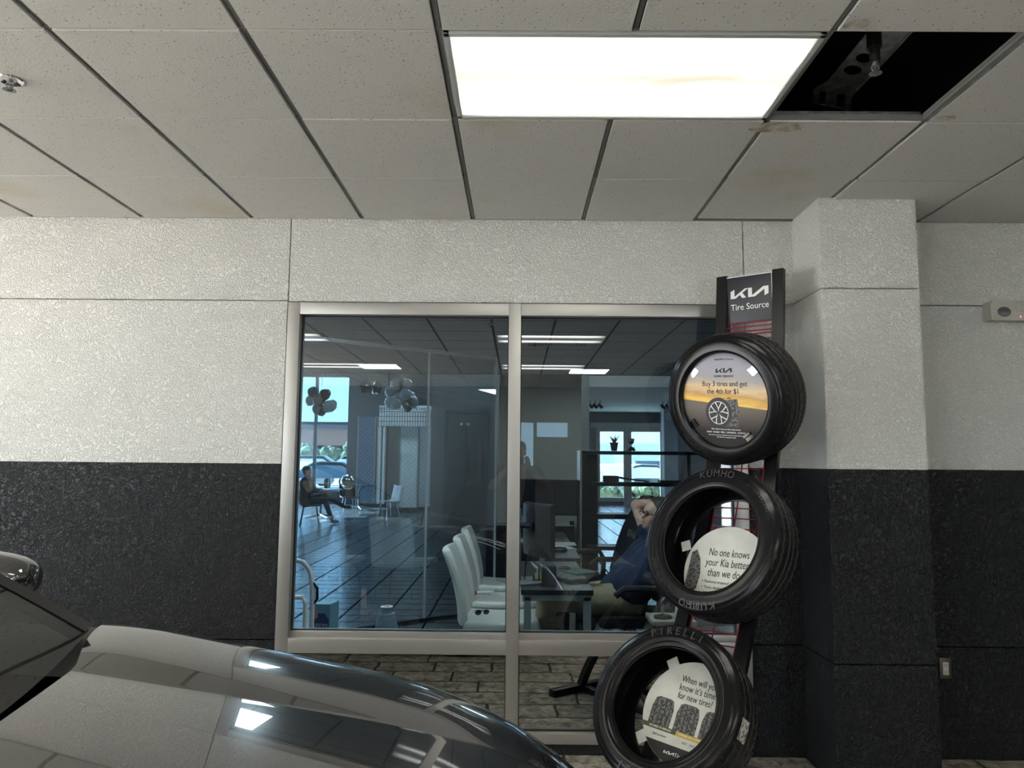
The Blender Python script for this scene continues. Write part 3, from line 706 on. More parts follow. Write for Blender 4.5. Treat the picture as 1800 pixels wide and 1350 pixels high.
def clips(P, r, angs, m):
    q = MB()
    for a in angs:
        M = Matrix.Rotation(math.radians(a), 4, 'Z')
        q.box(r-.014, r+.026, -.020, .020, -.001, .003, M); q.box(r-.016, r-.004, -.020, .020, .003, .016, M)
    q.build('clip_tab', m, P, 0)
M_CLEAR = glass('clear_plastic', (.85, .88, .9), .12)
clips(P1, .206, (42, 140), M_CLEAR); clips(P1, .206, (215, 305), M_GLOSSBLACK)

P2c = at(1276, 1006, 3.36)
P2_ = poster(P2c, math.radians(43), math.radians(20), .204, 'round white poster about knowing your car, set in the middle tire', M_PAPER, math.radians(0))
q = MB()
for k, l in enumerate(('No one knows', 'your Kia better', 'than we do.')): add_text(q, l, -.002+.004*(k == 0)-.005*(k == 2), .088-k*.049, .052, .0008, fit=(.205, .22, .17)[k], shear=.12)
for k, l in enumerate(('• Factory-trained technicians', '• Tires designed for your vehicle', '• 24-month road hazard coverage', '• Competitive pricing')): add_text(q, l, -.115, -.052-k*.027, .020, .0008, align='LEFT')
q.build('lettering', M_BLACKPRINT, P2_, 0)
q = MB(); q.prism([(-.205+.0, -.10), (-.19, .08), (-.165, .095), (-.14, .05), (-.13, -.02), (-.14, -.09), (-.17, -.13), (-.18, -.125)], .0003, .0008); q.build('printed_tire', M_PT2, P2_, 0)
for ch in [x for x in COL.objects if x.parent == P2_ and x.name.split('.')[0] != 'board']: ch.scale = (.935, .935, 1)
q = MB(); q.box(-.19, -.145, .145, .19, -.001, .001, Matrix.Rotation(.35, 4, 'Z')); q.build('clip_tab', M_PAPER, P2_, 0)
P3c = at(1213, 1256, 3.06)
P3_ = poster(P3c, math.radians(40), math.radians(31), .203, 'round poster asking when new tires are needed, set in the lowest tire', M_PAPER, math.radians(-4))
q = MB()
for k, l in enumerate(('When will you', 'know it’s time', 'for new tires?')): add_text(q, l, .004, .142-k*.038, .043, .0008, fit=(.178, .178, .172)[k])
add_text(q, '5/32" or more', -.115, -.125, .012, .0008); add_text(q, '4/32" - 3/32"', .03, -.125, .012, .0008)
q.build('lettering', M_BLACKPRINT, P3_, 0)
for x in (-.135, -.008, .118):
    q = MB(); q.prism([(x-.054, -.10), (x-.055, -.01), (x-.045, .03), (x-.028, .038), (x+.028, .038), (x+.045, .03), (x+.055, -.01), (x+.054, -.10)], .0003, .0007); q.build('printed_tire', M_PT2, P3_, 0)
    if x < .2:
        q = MB()
        for gx in (-.035, -.012, .012, .035): q.box(x+gx-.002, x+gx+.002, -.10, .026, .0008, .0010)
        q.build('printed_grooves', M_BLACKPRINT, P3_, 0)
def half_chord(mb, y0, y1, r, z, x0=None, x1=None):
    pts = []
    for k in range(9): y = y0+(y1-y0)*k/8; pts.append((min(x1, math.sqrt(max(r*r-y*y, 0))) if x1 is not None else math.sqrt(max(r*r-y*y, 0)), y))
    for k in range(9): y = y1+(y0-y1)*k/8; pts.append((max(x0, -math.sqrt(max(r*r-y*y, 0))) if x0 is not None else -math.sqrt(max(r*r-y*y, 0)), y))
    mb.prism(pts, z-.0003, z)
for nm, x0, x1, c in (('green_bar', -.3, -.04, (.06, .08, .02)), ('amber_bar', -.04, .105, (.55, .38, .03)), ('red_bar', .105, .3, (.5, .02, .03))):
    q = MB(); half_chord(q, -.105, -.085, .2315, .0012, x0, x1); q.build(nm, mat(nm+'_print', c, .5), P3_, 0)
q = MB(); half_chord(q, -.231, -.150, .2317, .0009); q.build('black_footer', M_BLACKPRINT, P3_, 0)
q = MB(); add_logo(q, -.045, -.183, .052, .0014); add_text(q, 'Tire Source', .035, -.183, .022, .0014); add_text(q, 'NO NEED TO REPLACE', -.12, -.095, .012, .0016, fit=.11); add_text(q, 'CONSIDER REPLACEMENT', .03, -.095, .012, .0016, fit=.12)
q.build('footer_lettering', M_WHITE, P3_, 0)
for ch in [x for x in COL.objects if x.parent == P3_ and x.name.split('.')[0] != 'board']: ch.scale = (.872, .872, 1)
q = MB()
for a in (128, 218): q.box(.185, .24, -.024, .024, -.004, -.003, Matrix.Rotation(math.radians(a), 4, 'Z'))
q.build('clip_tab', M_PAPER, P3_, 0)

# ================================================================== THE CAR
CV = 1.28
def lerp_tab(tab, x):
    if x <= tab[0][0]: return tab[0][1]
    for (a, b), (c, d) in zip(tab, tab[1:]):
        if x <= c:
            k = (x-a)/(c-a); return b+(d-b)*k
    return tab[-1][1]
def smooth_tab(tab):
    # resample with smoothing so that the paint reflects without kinks
    n = 240; x0, x1 = tab[0][0], tab[-1][0]; ys = [lerp_tab(tab, x0+(x1-x0)*k/n) for k in range(n+1)]
    for _ in range(60): ys = [ys[0]]+[(ys[k-1]+2*ys[k]+ys[k+1])/4 for k in range(1, n)]+[ys[-1]]
    return lambda x: (lambda u: ys[min(int(u), n-1)]+(ys[min(int(u)+1, n)]-ys[min(int(u), n-1)])*(u-min(int(u), n-1)))(max(0, min(n, (x-x0)/(x1-x0)*n)))
H0 = smooth_tab([(-1.5, .985), (-1.07, .962), (-.7, .910), (-.3, .850), (-.1, .810), (.1, .745), (.25, .655), (.36, .54), (.42, .42)])
SL = [(0, 0), (.12, .085), (.30, .075), (.565, .035), (.567, .22), (.66, .20), (.70, .15), (.84, .02), (.88, -.08), (.91, -.45), (.93, -1.6), (.945, -5)]
_cs = [0.0]
for k in range(945):
    v0 = (k+.5)/1000; _cs.append(_cs[-1]+lerp_tab(SL, v0)*.001)
def cross_z(v):
    v = min(abs(v), .9449); k = v*1000; i = int(k); return _cs[i]+(_cs[min(i+1, 945)]-_cs[i])*(k-i)
def rear_edge(v): v = abs(v); return -1.02-.046*(v/.6)**2 if v < .6 else (-1.066-.09*math.sin((v-.6)/.34*PI/2)**1.0)
def hood_z(x, v): return H0(x+.30*(abs(v)/.94)**5*max(0, min(1, (x+1.0)/1.2))) + cross_z(v)
vs_ = sorted(set([0, .03, .06, .09, .12, .16, .2, .25, .3, .35, .4, .45, .5, .54, .5645, .5675, .58, .60, .63, .66, .68, .70, .73, .76, .79, .82, .84, .86, .88, .89, .90, .91, .918, .925, .93, .935, .94, .9449]))
vs_ = [-v for v in vs_[::-1] if v > 0]+vs_
car = thing('car', 'glossy black parked car with its hood pointing at the tire rack', 'car', (0, 0, 0))
rows = []
NU = 90
for k in range(NU+1):
    u = k/NU; row = []
    for v in vs_:
        xr = rear_edge(v); xf = .40-.28*(abs(v)/.94)**5; x = xr+(xf-xr)*u
        row.append(Vector((x, CV+v, hood_z(x, v))))
    rows.append(row)
b = MB(); b.loft(rows)
edge = [r[-1] for r in rows]; 
# rolled edge along the rear rim
b.loft([[p for p in rows[0]], [p+Vector((-.004, 0, -.006)) for p in rows[0]], [p+Vector((0, 0, -.03)) for p in rows[0]]])
b.build('hood', M_CARPAINT, car, 60)
# body below the hood: front bumper and flanks
b = MB(); st_ = []
for k in range(NU+1):
    p = rows[k][-1]; st_.append(p)
def flank(s):
    rws = []
    for dz, out in ((0, 0), (.05, .008), (.15, .018), (.30, .02), (.45, .012), (.60, -.01)):
        rws.append([Vector((r[-1 if s > 0 else 0].x, r[-1 if s > 0 else 0].y+s*out, max(r[-1 if s > 0 else 0].z-dz, .20))) for r in rows])
    return rws
b.loft(flank(1)); b.loft(flank(-1))
fr = rows[-1]
b.loft([[Vector((p.x+o_, p.y, max(p.z-dz, .2))) for p in fr] for dz, o_ in ((0, 0), (.06, .03), (.14, .035), (.24, .0))])
# cabin sides and rear
xs_ = [-1.20, -1.8, -2.4, -3.0, -3.5, -3.9, -4.2]
for s in (-1, 1):
    b.loft([[Vector((x, CV+s*(yy-(.10 if x < -4.1 else 0)), zz)) for x in xs_] for yy, zz in ((.935, .2), (.955, .45), (.955, .7), (.935, .90), (.86, .96))])
b.loft([[Vector((-4.2, CV+yy, zz)) for yy in (-.84, 0, .84)] for zz in (.2, .6, .96)])
b.loft([[Vector((x, CV+yy, .96)) for yy in (-.86, 0, .86)] for x in (-3.6, -4.2)])
b.build('body', M_CARPAINT, car, 40)
# greenhouse
zr = 1.44
def ws_pt(u, v):             # windscreen: u from base to roof, v across
    x0 = -1.06-.055*(v/.72)**2; x1 = -1.86-.05*(v/.58)**2*.5
    half = 1-.17*u
    return Vector((x0+(x1-x0)*u+.0, CV+v*half, .945+.10*(v/.72)**2*(1-u)+(zr-.945)*(1-(1-u)**1.25)-.03*(v/.72)**2*u))
b = MB(); b.loft([[ws_pt(k/14, -.74+1.48*j/20) for j in range(21)] for k in range(15)]); b.build('windshield', M_CAR_GLASS, car, 60)
for s in (-1, 1):
    b = MB(); b.loft([[ws_pt(k/14, s*.735)+Vector(o_) for o_ in ((0, -s*.012, .002), (0, s*.018, .014), (-.03, s*.048, .008), (-.06, s*.055, -.02), (-.05, s*.02, -.03))] for k in range(15)], True); b.build('a_pillar', M_MATTEBLACK, car, 40)
b = MB(); b.loft([[Vector((x, CV+v, zr+.02*math.sin(PI*(j/10))-.03*(abs(v)/.6)**2)) for j, v in enumerate([-.62+.124*q_ for q_ in range(11)])] for x in (-1.84, -2.3, -2.9, -3.2)]); b.build('roof', M_CARPAINT, car, 60)
b = MB(); b.loft([[Vector((-3.2-.62*k/6, CV+(-.62+1.24*j/8)*(1+.15*k/6), zr-.02-(zr-.98)*(k/6)**1.2)) for j in range(9)] for k in range(7)]); b.build('rear_window', M_CAR_GLASS, car, 60)
for s in (-1, 1):
    b = MB(); b.loft([[Vector((-1.30-.0, CV+s*.86, .955)), Vector((-3.75, CV+s*.86, .955))], [Vector((-1.86, CV+s*.625, zr-.03)), Vector((-3.2, CV+s*.625, zr-.03))]]); b.build('side_window', M_CAR_GLASS, car, 0)
# cowl cover under the rear edge of the hood
b = MB(); b.loft([[Vector((x, CV+v, z-.10*(abs(v) > .90))) for v in [-.92+.092*j for j in range(21)]] for x, z in ((-1.40, .915), (-1.24, .895), (-1.12, .885), (-1.0, .87))]); b.build('cowl_cover', M_GLOSSBLACK, car, 40)
for s in (-1, 1):
    b = MB(); rws = []
    for j in range(15):
        v = .56+.375*j/14; x = rear_edge(v)-.005; z = hood_z(x, v)-.012; rws.append([Vector((x-(x+1.42)*k/5, CV+s*v, z+.012*k/5)) for k in range(6)]+[Vector((-1.42, CV+s*v, z-.08))])
    b.loft(rws); b.loft([[r[k] for k in range(6)] for r in (rws[-1],)]+[[r[k]+Vector((0, s*.006, -.14)) for k in range(6)] for r in (rws[-1],)]); b.build('corner_panel', M_MATTEBLACK, car, 40)
b = MB(); b.tube([(-1.10, CV-.2, .915), (-1.09, CV+.3, .922), (-1.12, CV+.62, .925)], .009, 8); b.tube([(-1.12, CV-.6, .925), (-1.10, CV-.25, .918)], .009, 8); b.build('wiper', M_MATTEBLACK, car)
b = MB(); b.box(-3.6, -1.45, CV-.75, CV+.75, .35, .80); b.box(-1.85, -1.35, CV-.72, CV+.72, .75, .90, bev=.03); b.build('cabin_interior', M_MATTEBLACK, car)
# side mirrors
for s in (1, -1):
    c = Vector((-1.71, CV+s*1.16, 1.125))
    sh = []
    for k in range(13):
        tt = k/12; x = c.x+.175*math.cos(PI*tt); w_ = math.sin(PI*tt)**.55
        ring = [Vector((x*1.0, c.y+.11*w_*math.cos(a)*(1 if math.cos(a) > 0 else .9), c.z+.080*w_*(abs(math.sin(a))**.8)*(1 if math.sin(a) > 0 else -1)+.012*math.cos(PI*tt)*-1)) for a in [2*PI*q_/20 for q_ in range(20)]]
        sh.append(ring)
    b = MB(); b.loft(sh, True); mo = b.build('mirror_housing', M_CARPAINT, car, 60)
    b = MB(); b.tube([c+Vector((0, -s*.06, -.05)), Vector((-1.66, CV+s*.90, .965))], [.028, .035], 10); b.build('mirror_stem', M_MATTEBLACK, mo)
    b = MB(); b.tube([c+Vector((.02, -s*.02, -.085)), c+Vector((.03, -s*.02, -.045))], [.05, .09], 16); b.build('mirror_base', M_GLOSSBLACK, mo)
for x in (-.42, -3.2):
    for s in (-1, 1):
        Mw = Matrix.Translation((x, CV+s*.84, .345)) @ Matrix.Rotation(PI/2, 4, 'X')
        b = MB(); b.lathe([(.22, .10), (.30, .11), (.335, .09), (.345, 0), (.335, -.09), (.30, -.11), (.22, -.10)], 48, Mw, True); wh = b.build('wheel', M_RUBBER, car, 40)
        b = MB(); b.lathe([(.03, .02), (.05, .06), (.21, .09), (.225, .09), (.225, -.09)], 32, Mw); b.build('rim', M_CHROME, wh, 40)


# ================================================================== BEHIND THE GLASS: OFFICE AND SHOWROOM
FD, HZ, OE = 27.0, 4.7, 11.5            # far wall, high ceiling, end of the low office ceiling
M_INGREY = mat('slate_grey_paint', (.075, .085, .10), .6)
M_INCEIL = mat('office_ceiling_tile', (.26, .27, .28), .85)
def _inceil():
    m = M_INCEIL; t = m.node_tree; v = mapping(m, (1, 1, 1)); v.inputs['Location'].default_value = (.61*20-.966, .61*20-2.817, 0)
    b = nn(t, 'ShaderNodeTexBrick'); b.offset = 0; b.inputs['Scale'].default_value = 1; b.inputs['Brick Width'].default_value = .61; b.inputs['Row Height'].default_value = .61; b.inputs['Mortar Size'].default_value = .012
    b.inputs['Color1'].default_value = (.50, .51, .52, 1); b.inputs['Color2'].default_value = (.48, .49, .50, 1); b.inputs['Mortar'].default_value = (.06, .06, .065, 1)
    t.links.new(v.outputs[0], b.inputs['Vector']); t.links.new(b.outputs['Color'], bsdf(m).inputs['Base Color'])
_inceil()
M_SHOWCEIL = mat('showroom_ceiling', (.62, .64, .65), .85)
w = MB(); w.box(-9, 9, WD+TH-.02, FD+.3, -.12, 0); struct('floor_showroom', w, M_PLANK)
w = MB(); w.box(-9, 9, WD+TH, OE, 2.84, 2.92); struct('ceiling_office', w, M_INCEIL)
w = MB(); w.box(-9, XW0, WD+TH, WD+TH+.012, 0, 2.84); w.box(XW1, 9, WD+TH, WD+TH+.012, 0, 2.84); w.box(XW0, XW1, WD+TH, WD+TH+.012, ZW1, 2.84); struct('wall_office_side', w, M_PAINT_IN)
w = MB(); w.box(-9, 9, OE, OE+.1, 2.84, 5.0); struct('wall_fascia', w, M_INGREY)
w = MB(); w.box(-9, 9, OE, FD+.3, HZ, HZ+.1); struct('ceiling_showroom', w, M_INCEIL)
w = MB(); w.box(-9.1, -9, WD, 20, 0, 5); w.box(-9.1, -9, 20, FD, 0, .3); w.box(-9.1, -9, 26.5, FD+.3, 0, 5); w.box(-9.1, -9, 20, FD, 4.3, 5); struct('wall_showroom_left', w, M_INGREY)  # stretch near the far end left open to let daylight in
w = MB(); w.box(9, 9.1, WD, FD+.3, 0, 5); struct('wall_showroom_right', w, M_INGREY)
def X(px, D, py=811): return at(px, py, D).x
def Z(py, D, px=900): return at(px, py, D).z
# far wall with its openings
w = MB(); xl0, xl1 = X(440, FD), X(614, FD); zl1 = Z(658, FD, 580); zlow = Z(868, FD, 580)
xr0, xr1, zr1, zr0 = X(1048, FD), X(1168, FD), Z(752, FD, 1100), .12
for a0, a1, z0, z1 in ((-9, xl0, 0, 5), (xl0, xl1, 0, zlow), (xl0, xl1, zl1, 5), (xl1, xr0, 0, 5), (xr0, xr1, zr1, 5), (xr0, xr1, 0, zr0), (xr1, 9, 0, 5)): w.box(a0, a1, FD, FD+.25, z0, z1)
struct('wall_far', w, M_INGREY)
def glazed(name, x0, x1, y, z0, z1, mull, rails, fm=M_ALU, th=.07, gl=M_GLASS_FAR):
    t = bpy.data.objects.new(name, None); COL.objects.link(t); t['kind'] = 'structure'
    f = MB()
    for x in [x0+th/2]+mull+[x1-th/2]: f.box(x-th/2, x+th/2, y-.03, y+.09, z0, z1)
    for z in [z0+th/2]+rails+[z1-th/2]: f.box(x0, x1, y-.028, y+.088, z-th/2, z+th/2)
    f.build('window_frame', fm, t, 0)
    f = MB(); f.box(x0, x1, y+.02, y+.03, z0, z1); f.build('glass', gl, t, 0); return t
glazed('window_2', xl0, xl1, FD+.05, zlow, zl1, [X(552, FD), X(500, FD)], [Z(744, FD, 580)], M_INGREY, .10)
t = glazed('door_1', xr0, xr1, FD+.05, zr0, zr1, [X(1103, FD)], [], M_ALU, .14)
w = MB(); w.box(X(1096, FD), X(1110, FD), FD-.02, FD+.02, 0, zr1+.1); w.box(xr0-.2, xr1+.1, FD-.03, FD+.02, zr1, zr1+.18); w.build('window_frame', M_ALU, t, 0)
w = MB(); w.box(X(1168, 24), X(1192, 24), 24, 24.5, 0, 3.3); struct('wall_pier', w, mat('pale_blue_grey_paint', (.30, .36, .42), .6))
w = MB(); w.box(X(616, 23), X(662, 23), 24.6, 25, 0, HZ); struct('wall_slate_pier', w, M_INGREY)
# right zone: lighter, lower ceiling with track lights
w = MB(); w.box(X(1025, 18), 9, 18, FD, 3.3, 3.4); struct('ceiling_lounge', w, M_SHOWCEIL)
w = MB(); w.box(X(1025, 18), 9, 17.9, 18, 3.3, 4.7); struct('wall_lounge_fascia', w, M_SHOWCEIL)
# middle walls
w = MB(); w.box(X(757, 17), X(1036, 17), 17, 17.15, 0, HZ); struct('wall_middle', w, M_PAINT_IN)
w = MB(); w.box(X(876, 12.5), X(1022, 12.5), 12.5, 12.62, 0, 4.7); struct('wall_office_back', w, M_PAINT_TAN)
# double door with long silver pulls
t = bpy.data.objects.new('door_2', None); COL.objects.link(t); t['kind'] = 'structure'
for a0, a1, hx in ((787, 819, 822), (820, 852, 816)):
    d_ = MB(); d_.box(X(a0, 16.9), X(a1, 16.9), 16.9, 16.95, 0, Z(728, 16.9), bev=.004); dd = d_.build('door_leaf', mat('dark_door_%d' % a0, (.07, .085, .085), .5), t)
for px in (824, 849):
    d_ = MB(); x = X(px, 16.75); d_.tube([(x, 16.75, Z(842, 16.75)), (x, 16.75, Z(794, 16.75))], .022, 8); d_.tube([(x, 16.9, Z(838, 16.75)), (x, 16.75, Z(838, 16.75))], .012, 6); d_.tube([(x, 16.9, Z(798, 16.75)), (x, 16.75, Z(798, 16.75))], .012, 6); d_.build('door_handle', M_CHROME, t)
d_ = MB()
for a0, a1 in ((781, 787), (852, 857)): d_.box(X(a0, 16.95), X(a1, 16.95), 16.9, 17, 0, Z(722, 16.9))
d_.box(X(781, 16.95), X(857, 16.95), 16.9, 17, Z(727, 16.9), Z(721, 16.9)); d_.build('door_frame', M_INGREY, t, 0)
e = at(817, 742, 16.8)
t = thing('emergency_light', 'white twin-head emergency light above the dark double doors', 'emergency light', (e.x, 16.99, e.z-.04))
f = MB(); f.prism([(-.12, .0), (-.10, -.05), (.10, -.05), (.12, 0), (.12, .045), (-.12, .045)], 0, .08, Matrix.Rotation(PI/2, 4, 'X')); f.build('housing', M_WHITE, t)
for s in (-1, 1): f = MB(); f.ball((s*.08, -.09, 0), .035); f.build('lamp_head', M_WHITE, t)

# office ceiling fittings
troffer(X(997, 11.2), 10.75, 'bright square ceiling light over the office back desk', M_DIFF_IN, .61, .61, 2.834)
troffer(-2.28, 10.35, 'bright square ceiling light over the lounge floor left of the partition joint', M_DIFF_IN, .61, .61, 2.834)
troffer(-2.15, 5.08, 'lit office troffer above the window head, mirrored in the car hood', M_DIFF_IN, .88, .61, 2.834)
for k, (x, y) in enumerate(((-4.9, 4.9), (-5.4, 7.5), (5.6, 5.4))):  # unseen lamps added to brighten the office behind the window
    troffer(x, y, ('unseen troffer added far left of the window to light the office', 'unseen troffer added far left over the lounge entry to light the office', 'unseen troffer added far right of the desk to light the office')[k], M_DIFF_IN, 1.22, .61, 2.834, 'added office troffers beside the window view')
troffer(-.95, 4.25, 'unseen strip light added against the window head to brighten the white chairs', M_DIFF_IN, 1.1, .34, 2.834)  # added strip, hidden by the window head, lights the chairs
troffer(.45, 4.25, 'unseen strip light added against the window head to brighten the desk', M_DIFF_IN, 1.1, .34, 2.834)  # second hidden strip, added to light the desk and seated person
for k, (x, y) in enumerate(((-6, 14), (-2.5, 14), (1, 14), (-6, 20), (-2.5, 20), (1.5, 20))):  # lamps added out of sight above the fascia to brighten the showroom
    troffer(x, y, 'unseen troffer added behind the fascia to brighten the showroom', M_DIFF_IN, 1.22, 1.22, HZ-.006, 'added high showroom troffers')
for k, (x, y) in enumerate(((6.9, 19), (6.9, 22), (6.9, 25))):  # lamps added out of view to the right to brighten the lounge
    troffer(x, y, 'unseen troffer added to brighten the lounge', M_DIFF_IN, 1.22, .61, 3.294, 'added lounge troffers')
t = thing('air_vent', 'slotted return air vent in the office ceiling', 'vent', (at(978, 606, 8.6).x, 8.45, 2.838))
f = MB(); f.box(-.33, .33, -.17, .17, -.002, .006); f.build('backing', M_GASKET, t, 0)
f = MB()
for k in range(22): f.box(-.31+k*.029-.004, -.31+k*.029+.004, -.15, .15, -.012, -.001)
f.box(-.34, .34, -.18, -.15, -.012, 0); f.box(-.34, .34, .15, .18, -.012, 0); f.build('louvres', M_INCEIL, t, 0)
s_ = atz(863, 569, 2.84); sprinkler((s_.x, s_.y, 2.838), 'small dark fire sprinkler in the office ceiling near the mullion', True)
# track lights in the lounge
for n_, (px, py) in enumerate(((1038, 728), (1046, 726), (1055, 724), (1165, 722), (1174, 720))):
    p = at(px, py, 22); t = thing('track_light', 'small black track spotlight under the lounge ceiling', 'spotlight', (p.x, 22, 3.3), 0, 'track spotlights under the lounge ceiling')
    f = MB(); f.tube([(0, 0, 0), (0, 0, -.12)], .012, 6); f.build('stem', M_MATTEBLACK, t)
    f = MB(); f.tube([(-.05, -.03, -.12), (.06, .04, -.2)], .045, 10); f.build('spot_head', M_MATTEBLACK, t)

# office glass partition
PA, PB, PC = atz(545, 592, 2.57), atz(745, 1092, 0), atz(873, 629, 2.57)
PA = Vector((PA.x, PA.y, 0)); PB = Vector((PB.x, PB.y, 0)); PC = Vector((PC.x, PC.y, 0))
PA = PB+(PA-PB)*1.9
t = bpy.data.objects.new('glass_partition', None); COL.objects.link(t); tag(t, 'frameless glass office partition running diagonally behind the white chairs', 'glass partition')
def seg_box(mb, a, b_, th, z0, z1, ins=.0):
    d_ = (b_-a); L = d_.length; ang = math.atan2(d_.y, d_.x)
    mb.box(ins, L-ins, -th/2, th/2, z0, z1, Matrix.Translation((a.x, a.y, 0)) @ Matrix.Rotation(ang, 4, 'Z'))
for a, b_ in ((PA, PB), (PB, PC)):
    f = MB(); seg_box(f, a, b_, .01, .03, 2.55, .012); f.build('glass_panel', M_GLASS_IN, t, 0)
    f = MB(); seg_box(f, a, b_, .03, 2.545, 2.58); f.build('top_rail', M_GRIDFRAME, t, 0)
    f = MB(); seg_box(f, a, b_, .03, 0, .03); f.build('bottom_rail', M_MATTEBLACK, t, 0)
for p in (PB, PC):
    f = MB(); f.box(p.x-.011, p.x+.011, p.y-.011, p.y+.011, 0, 2.57); f.build('joint_post', M_GRIDFRAME, t, 0)

# white guest chairs
def white_chair(loc, rz, label, group):
    t = thing('guest_chair', label, 'chair', loc, rz, group)     # faces local +x
    m = MB(); rows = []
    for k in range(9):
        u = k/8; x = -.24+.50*u; zc = .455-.012*math.sin(PI*u)
        rows.append([Vector((x, y, zc+.015*(abs(y)/.24)**3)) for y in [-.235+.47*j/8 for j in range(9)]])
    m.loft(rows); o = m.build('seat', M_WHITECHAIR, t, 60); s = o.modifiers.new('s', 'SOLIDIFY'); s.thickness = .06; s.offset = -1; b_ = o.modifiers.new('b', 'BEVEL'); b_.width = .02; b_.segments = 3
    m = MB(); rows = []
    for k in range(11):
        u = k/10; z = .43+.49*u; x = -.235-.12*u**1.2+.02*math.sin(PI*u)
        wv = .235-.025*max(0, u-.8)*5*.6
        rows.append([Vector((x-.03*(1-(y_/1.0)**2), y_*wv, z)) for y_ in [-1+2*j/8 for j in range(9)]])
    m.loft(rows); o = m.build('backrest', M_WHITECHAIR, t, 60); s = o.modifiers.new('s', 'SOLIDIFY'); s.thickness = .055; s.offset = 0; b_ = o.modifiers.new('b', 'BEVEL'); b_.width = .02; b_.segments = 3
    for sx in (-1, 1):
        for sy in (-1, 1):
            m = MB(); m.tube([(sx*.17, sy*.16, .40), (sx*.23, sy*.22, 0)], .011, 8); m.build('leg', M_CHROME, t)
    m = MB(); m.box(-.18, .18, -.17, .17, .385, .402, bev=.003); m.build('seat_frame', M_CHROME, t)
    return t
cA = white_chair((-.10, 5.25, 0), 0, 'nearest white leather guest chair, with dark sunglasses on its seat', 'white guest chairs')
cB = dup(cA, (-.09, 5.97, 0), 0, 'white leather guest chair in the middle of the row, with a red-capped item on it')
cC = dup(cA, (-.08, 6.72, 0), 0, 'white leather guest chair farthest along the row by the partition')
t = thing('sunglasses', 'dark folded sunglasses on the nearest white chair', 'sunglasses', (at(848, 1066, 5.2).x, 5.2, .475), .5)
for s in (-1, 1): f = MB(); f.ball((s*.03, 0, .012), .024, (1, .3, .7)); f.build('lens', M_GLOSSBLACK, t)
f = MB(); f.tube([(-.05, 0, .02), (-.04, .05, .01), (.03, .06, .006)], .003, 6); f.tube([(.05, 0, .02), (.04, .045, .015), (-.03, .05, .02)], .003, 6); f.build('temples', M_GLOSSBLACK, t)
t = thing('glue_stick', 'red-capped white tube lying on the middle white chair', 'tube', (at(838, 1032, 5.95).x, 5.95, .475), .3)
f = MB(); f.tube([(0, 0, .014), (.11, 0, .014)], .013, 12); f.build('tube', M_WHITE, t)
f = MB(); f.tube([(-.045, 0, .014), (0, 0, .014)], .015, 12); f.build('cap', mat('red_plastic', (.5, .02, .02), .3), t)
f = MB(); f.box(-.02, .1, .03, .08, 0, .006); o = f.build('notebook', M_WHITE, None, 0); o.location = (at(845, 1030, 6.0).x, 6.02, .475); tag(o, 'slim white notebook beside the red-capped tube', 'notebook')

# front desk with its things
t = thing('desk', 'dark office desk with a grey metal frame behind the right pane', 'desk', (0, 0, 0))
f = MB(); f.box(.03, .46, 4.56, 5.86, .715, .745, bev=.003); f.build('desktop', M_DESK, t, 0)
for x, y in ((.425, 4.60), (.425, 5.80), (.07, 4.60), (.07, 5.80)): f = MB(); f.box(x-.022, x+.022, y-.022, y+.022, 0, .70); f.build('leg', M_BEIGE, t, 0)
f = MB(); f.box(.05, .447, 4.578, 4.622, .68, .714); f.box(.403, .447, 4.62, 5.8, .68, .714); f.build('apron_frame', M_BEIGE, t, 0)
t = thing('return_desk', 'long dark side desk running back from the front desk', 'desk', (0, 0, 0))
f = MB(); f.box(.22, .50, 5.90, 8.1, .735, .765, bev=.003); f.build('desktop', M_DESK, t, 0)
f = MB(); f.box(.24, .48, 6.0, 8.0, 0, .73); f.build('cabinet', M_DARKWOOD, t, 0)
# monitor seen from behind
ml, mr = at(924, 926, 5.02), at(973, 938, 4.70)
mc = (ml+mr)/2; dv = (mr-ml); mw = math.hypot(dv.x, dv.y); ang = math.atan2(dv.y, dv.x)
t = thing('monitor', 'curved black computer monitor seen from behind on the front desk', 'monitor', (mc.x, mc.y, .745), ang)
z0 = Z(977, 4.86, 950)-.745; z1 = Z(884, 4.86, 950)-.745
m = MB(); rows = []
for k in range(9):
    u = -1+2*k/8; x = u*mw/2; yb = .03*(1-u*u)*-1; rows.append([Vector((x, yb-.012, z0)), Vector((x, yb-.02, z0+.05)), Vector((x, yb-.02, z1-.01)), Vector((x, yb, z1)), Vector((x, yb+.012, z1)), Vector((x, yb+.012, z0))])
m.loft(rows, True); m.quad(*rows[0]); m.quad(*rows[-1][::-1]); m.build('housing', M_DESK, t, 30)
m = MB(); m.box(-mw*.42, mw*.42, .0, .008, z0+.015, z1-.012); m.build('screen', mat('dark_screen', (.02, .03, .04), .1), t, 0)
m = MB(); flat_ring(m, 0, 0, .022, .025, 0); add_text(m, 'DELL', 0, 0, .016, 0); bmesh.ops.transform(m.bm, matrix=Matrix.Translation((-mw*.20, -.045, z1-.075)) @ Matrix.Rotation(PI/2, 4, 'X'), verts=m.bm.verts); m.build('badge', M_CHROME, t, 0)
m = MB(); m.box(-.03, .03, -.07, -.03, z0+.16, z0+.22, bev=.005); m.tube([(0, -.06, z0+.19), (-.05, -.12, z0+.19)], .018, 8); m.build('arm', M_MATTEBLACK, t)
m = MB(); m.box(-.075, -.03, -.15, -.11, .0, z0+.30, bev=.006); m.build('stand_column', mat('silver_plastic', (.35, .36, .37), .35, .5), t)
m = MB(); m.box(-.17, .10, -.22, .03, 0, .012, bev=.004); m.build('stand_foot', bpy.data.materials['silver_plastic'], t)
m = MB()
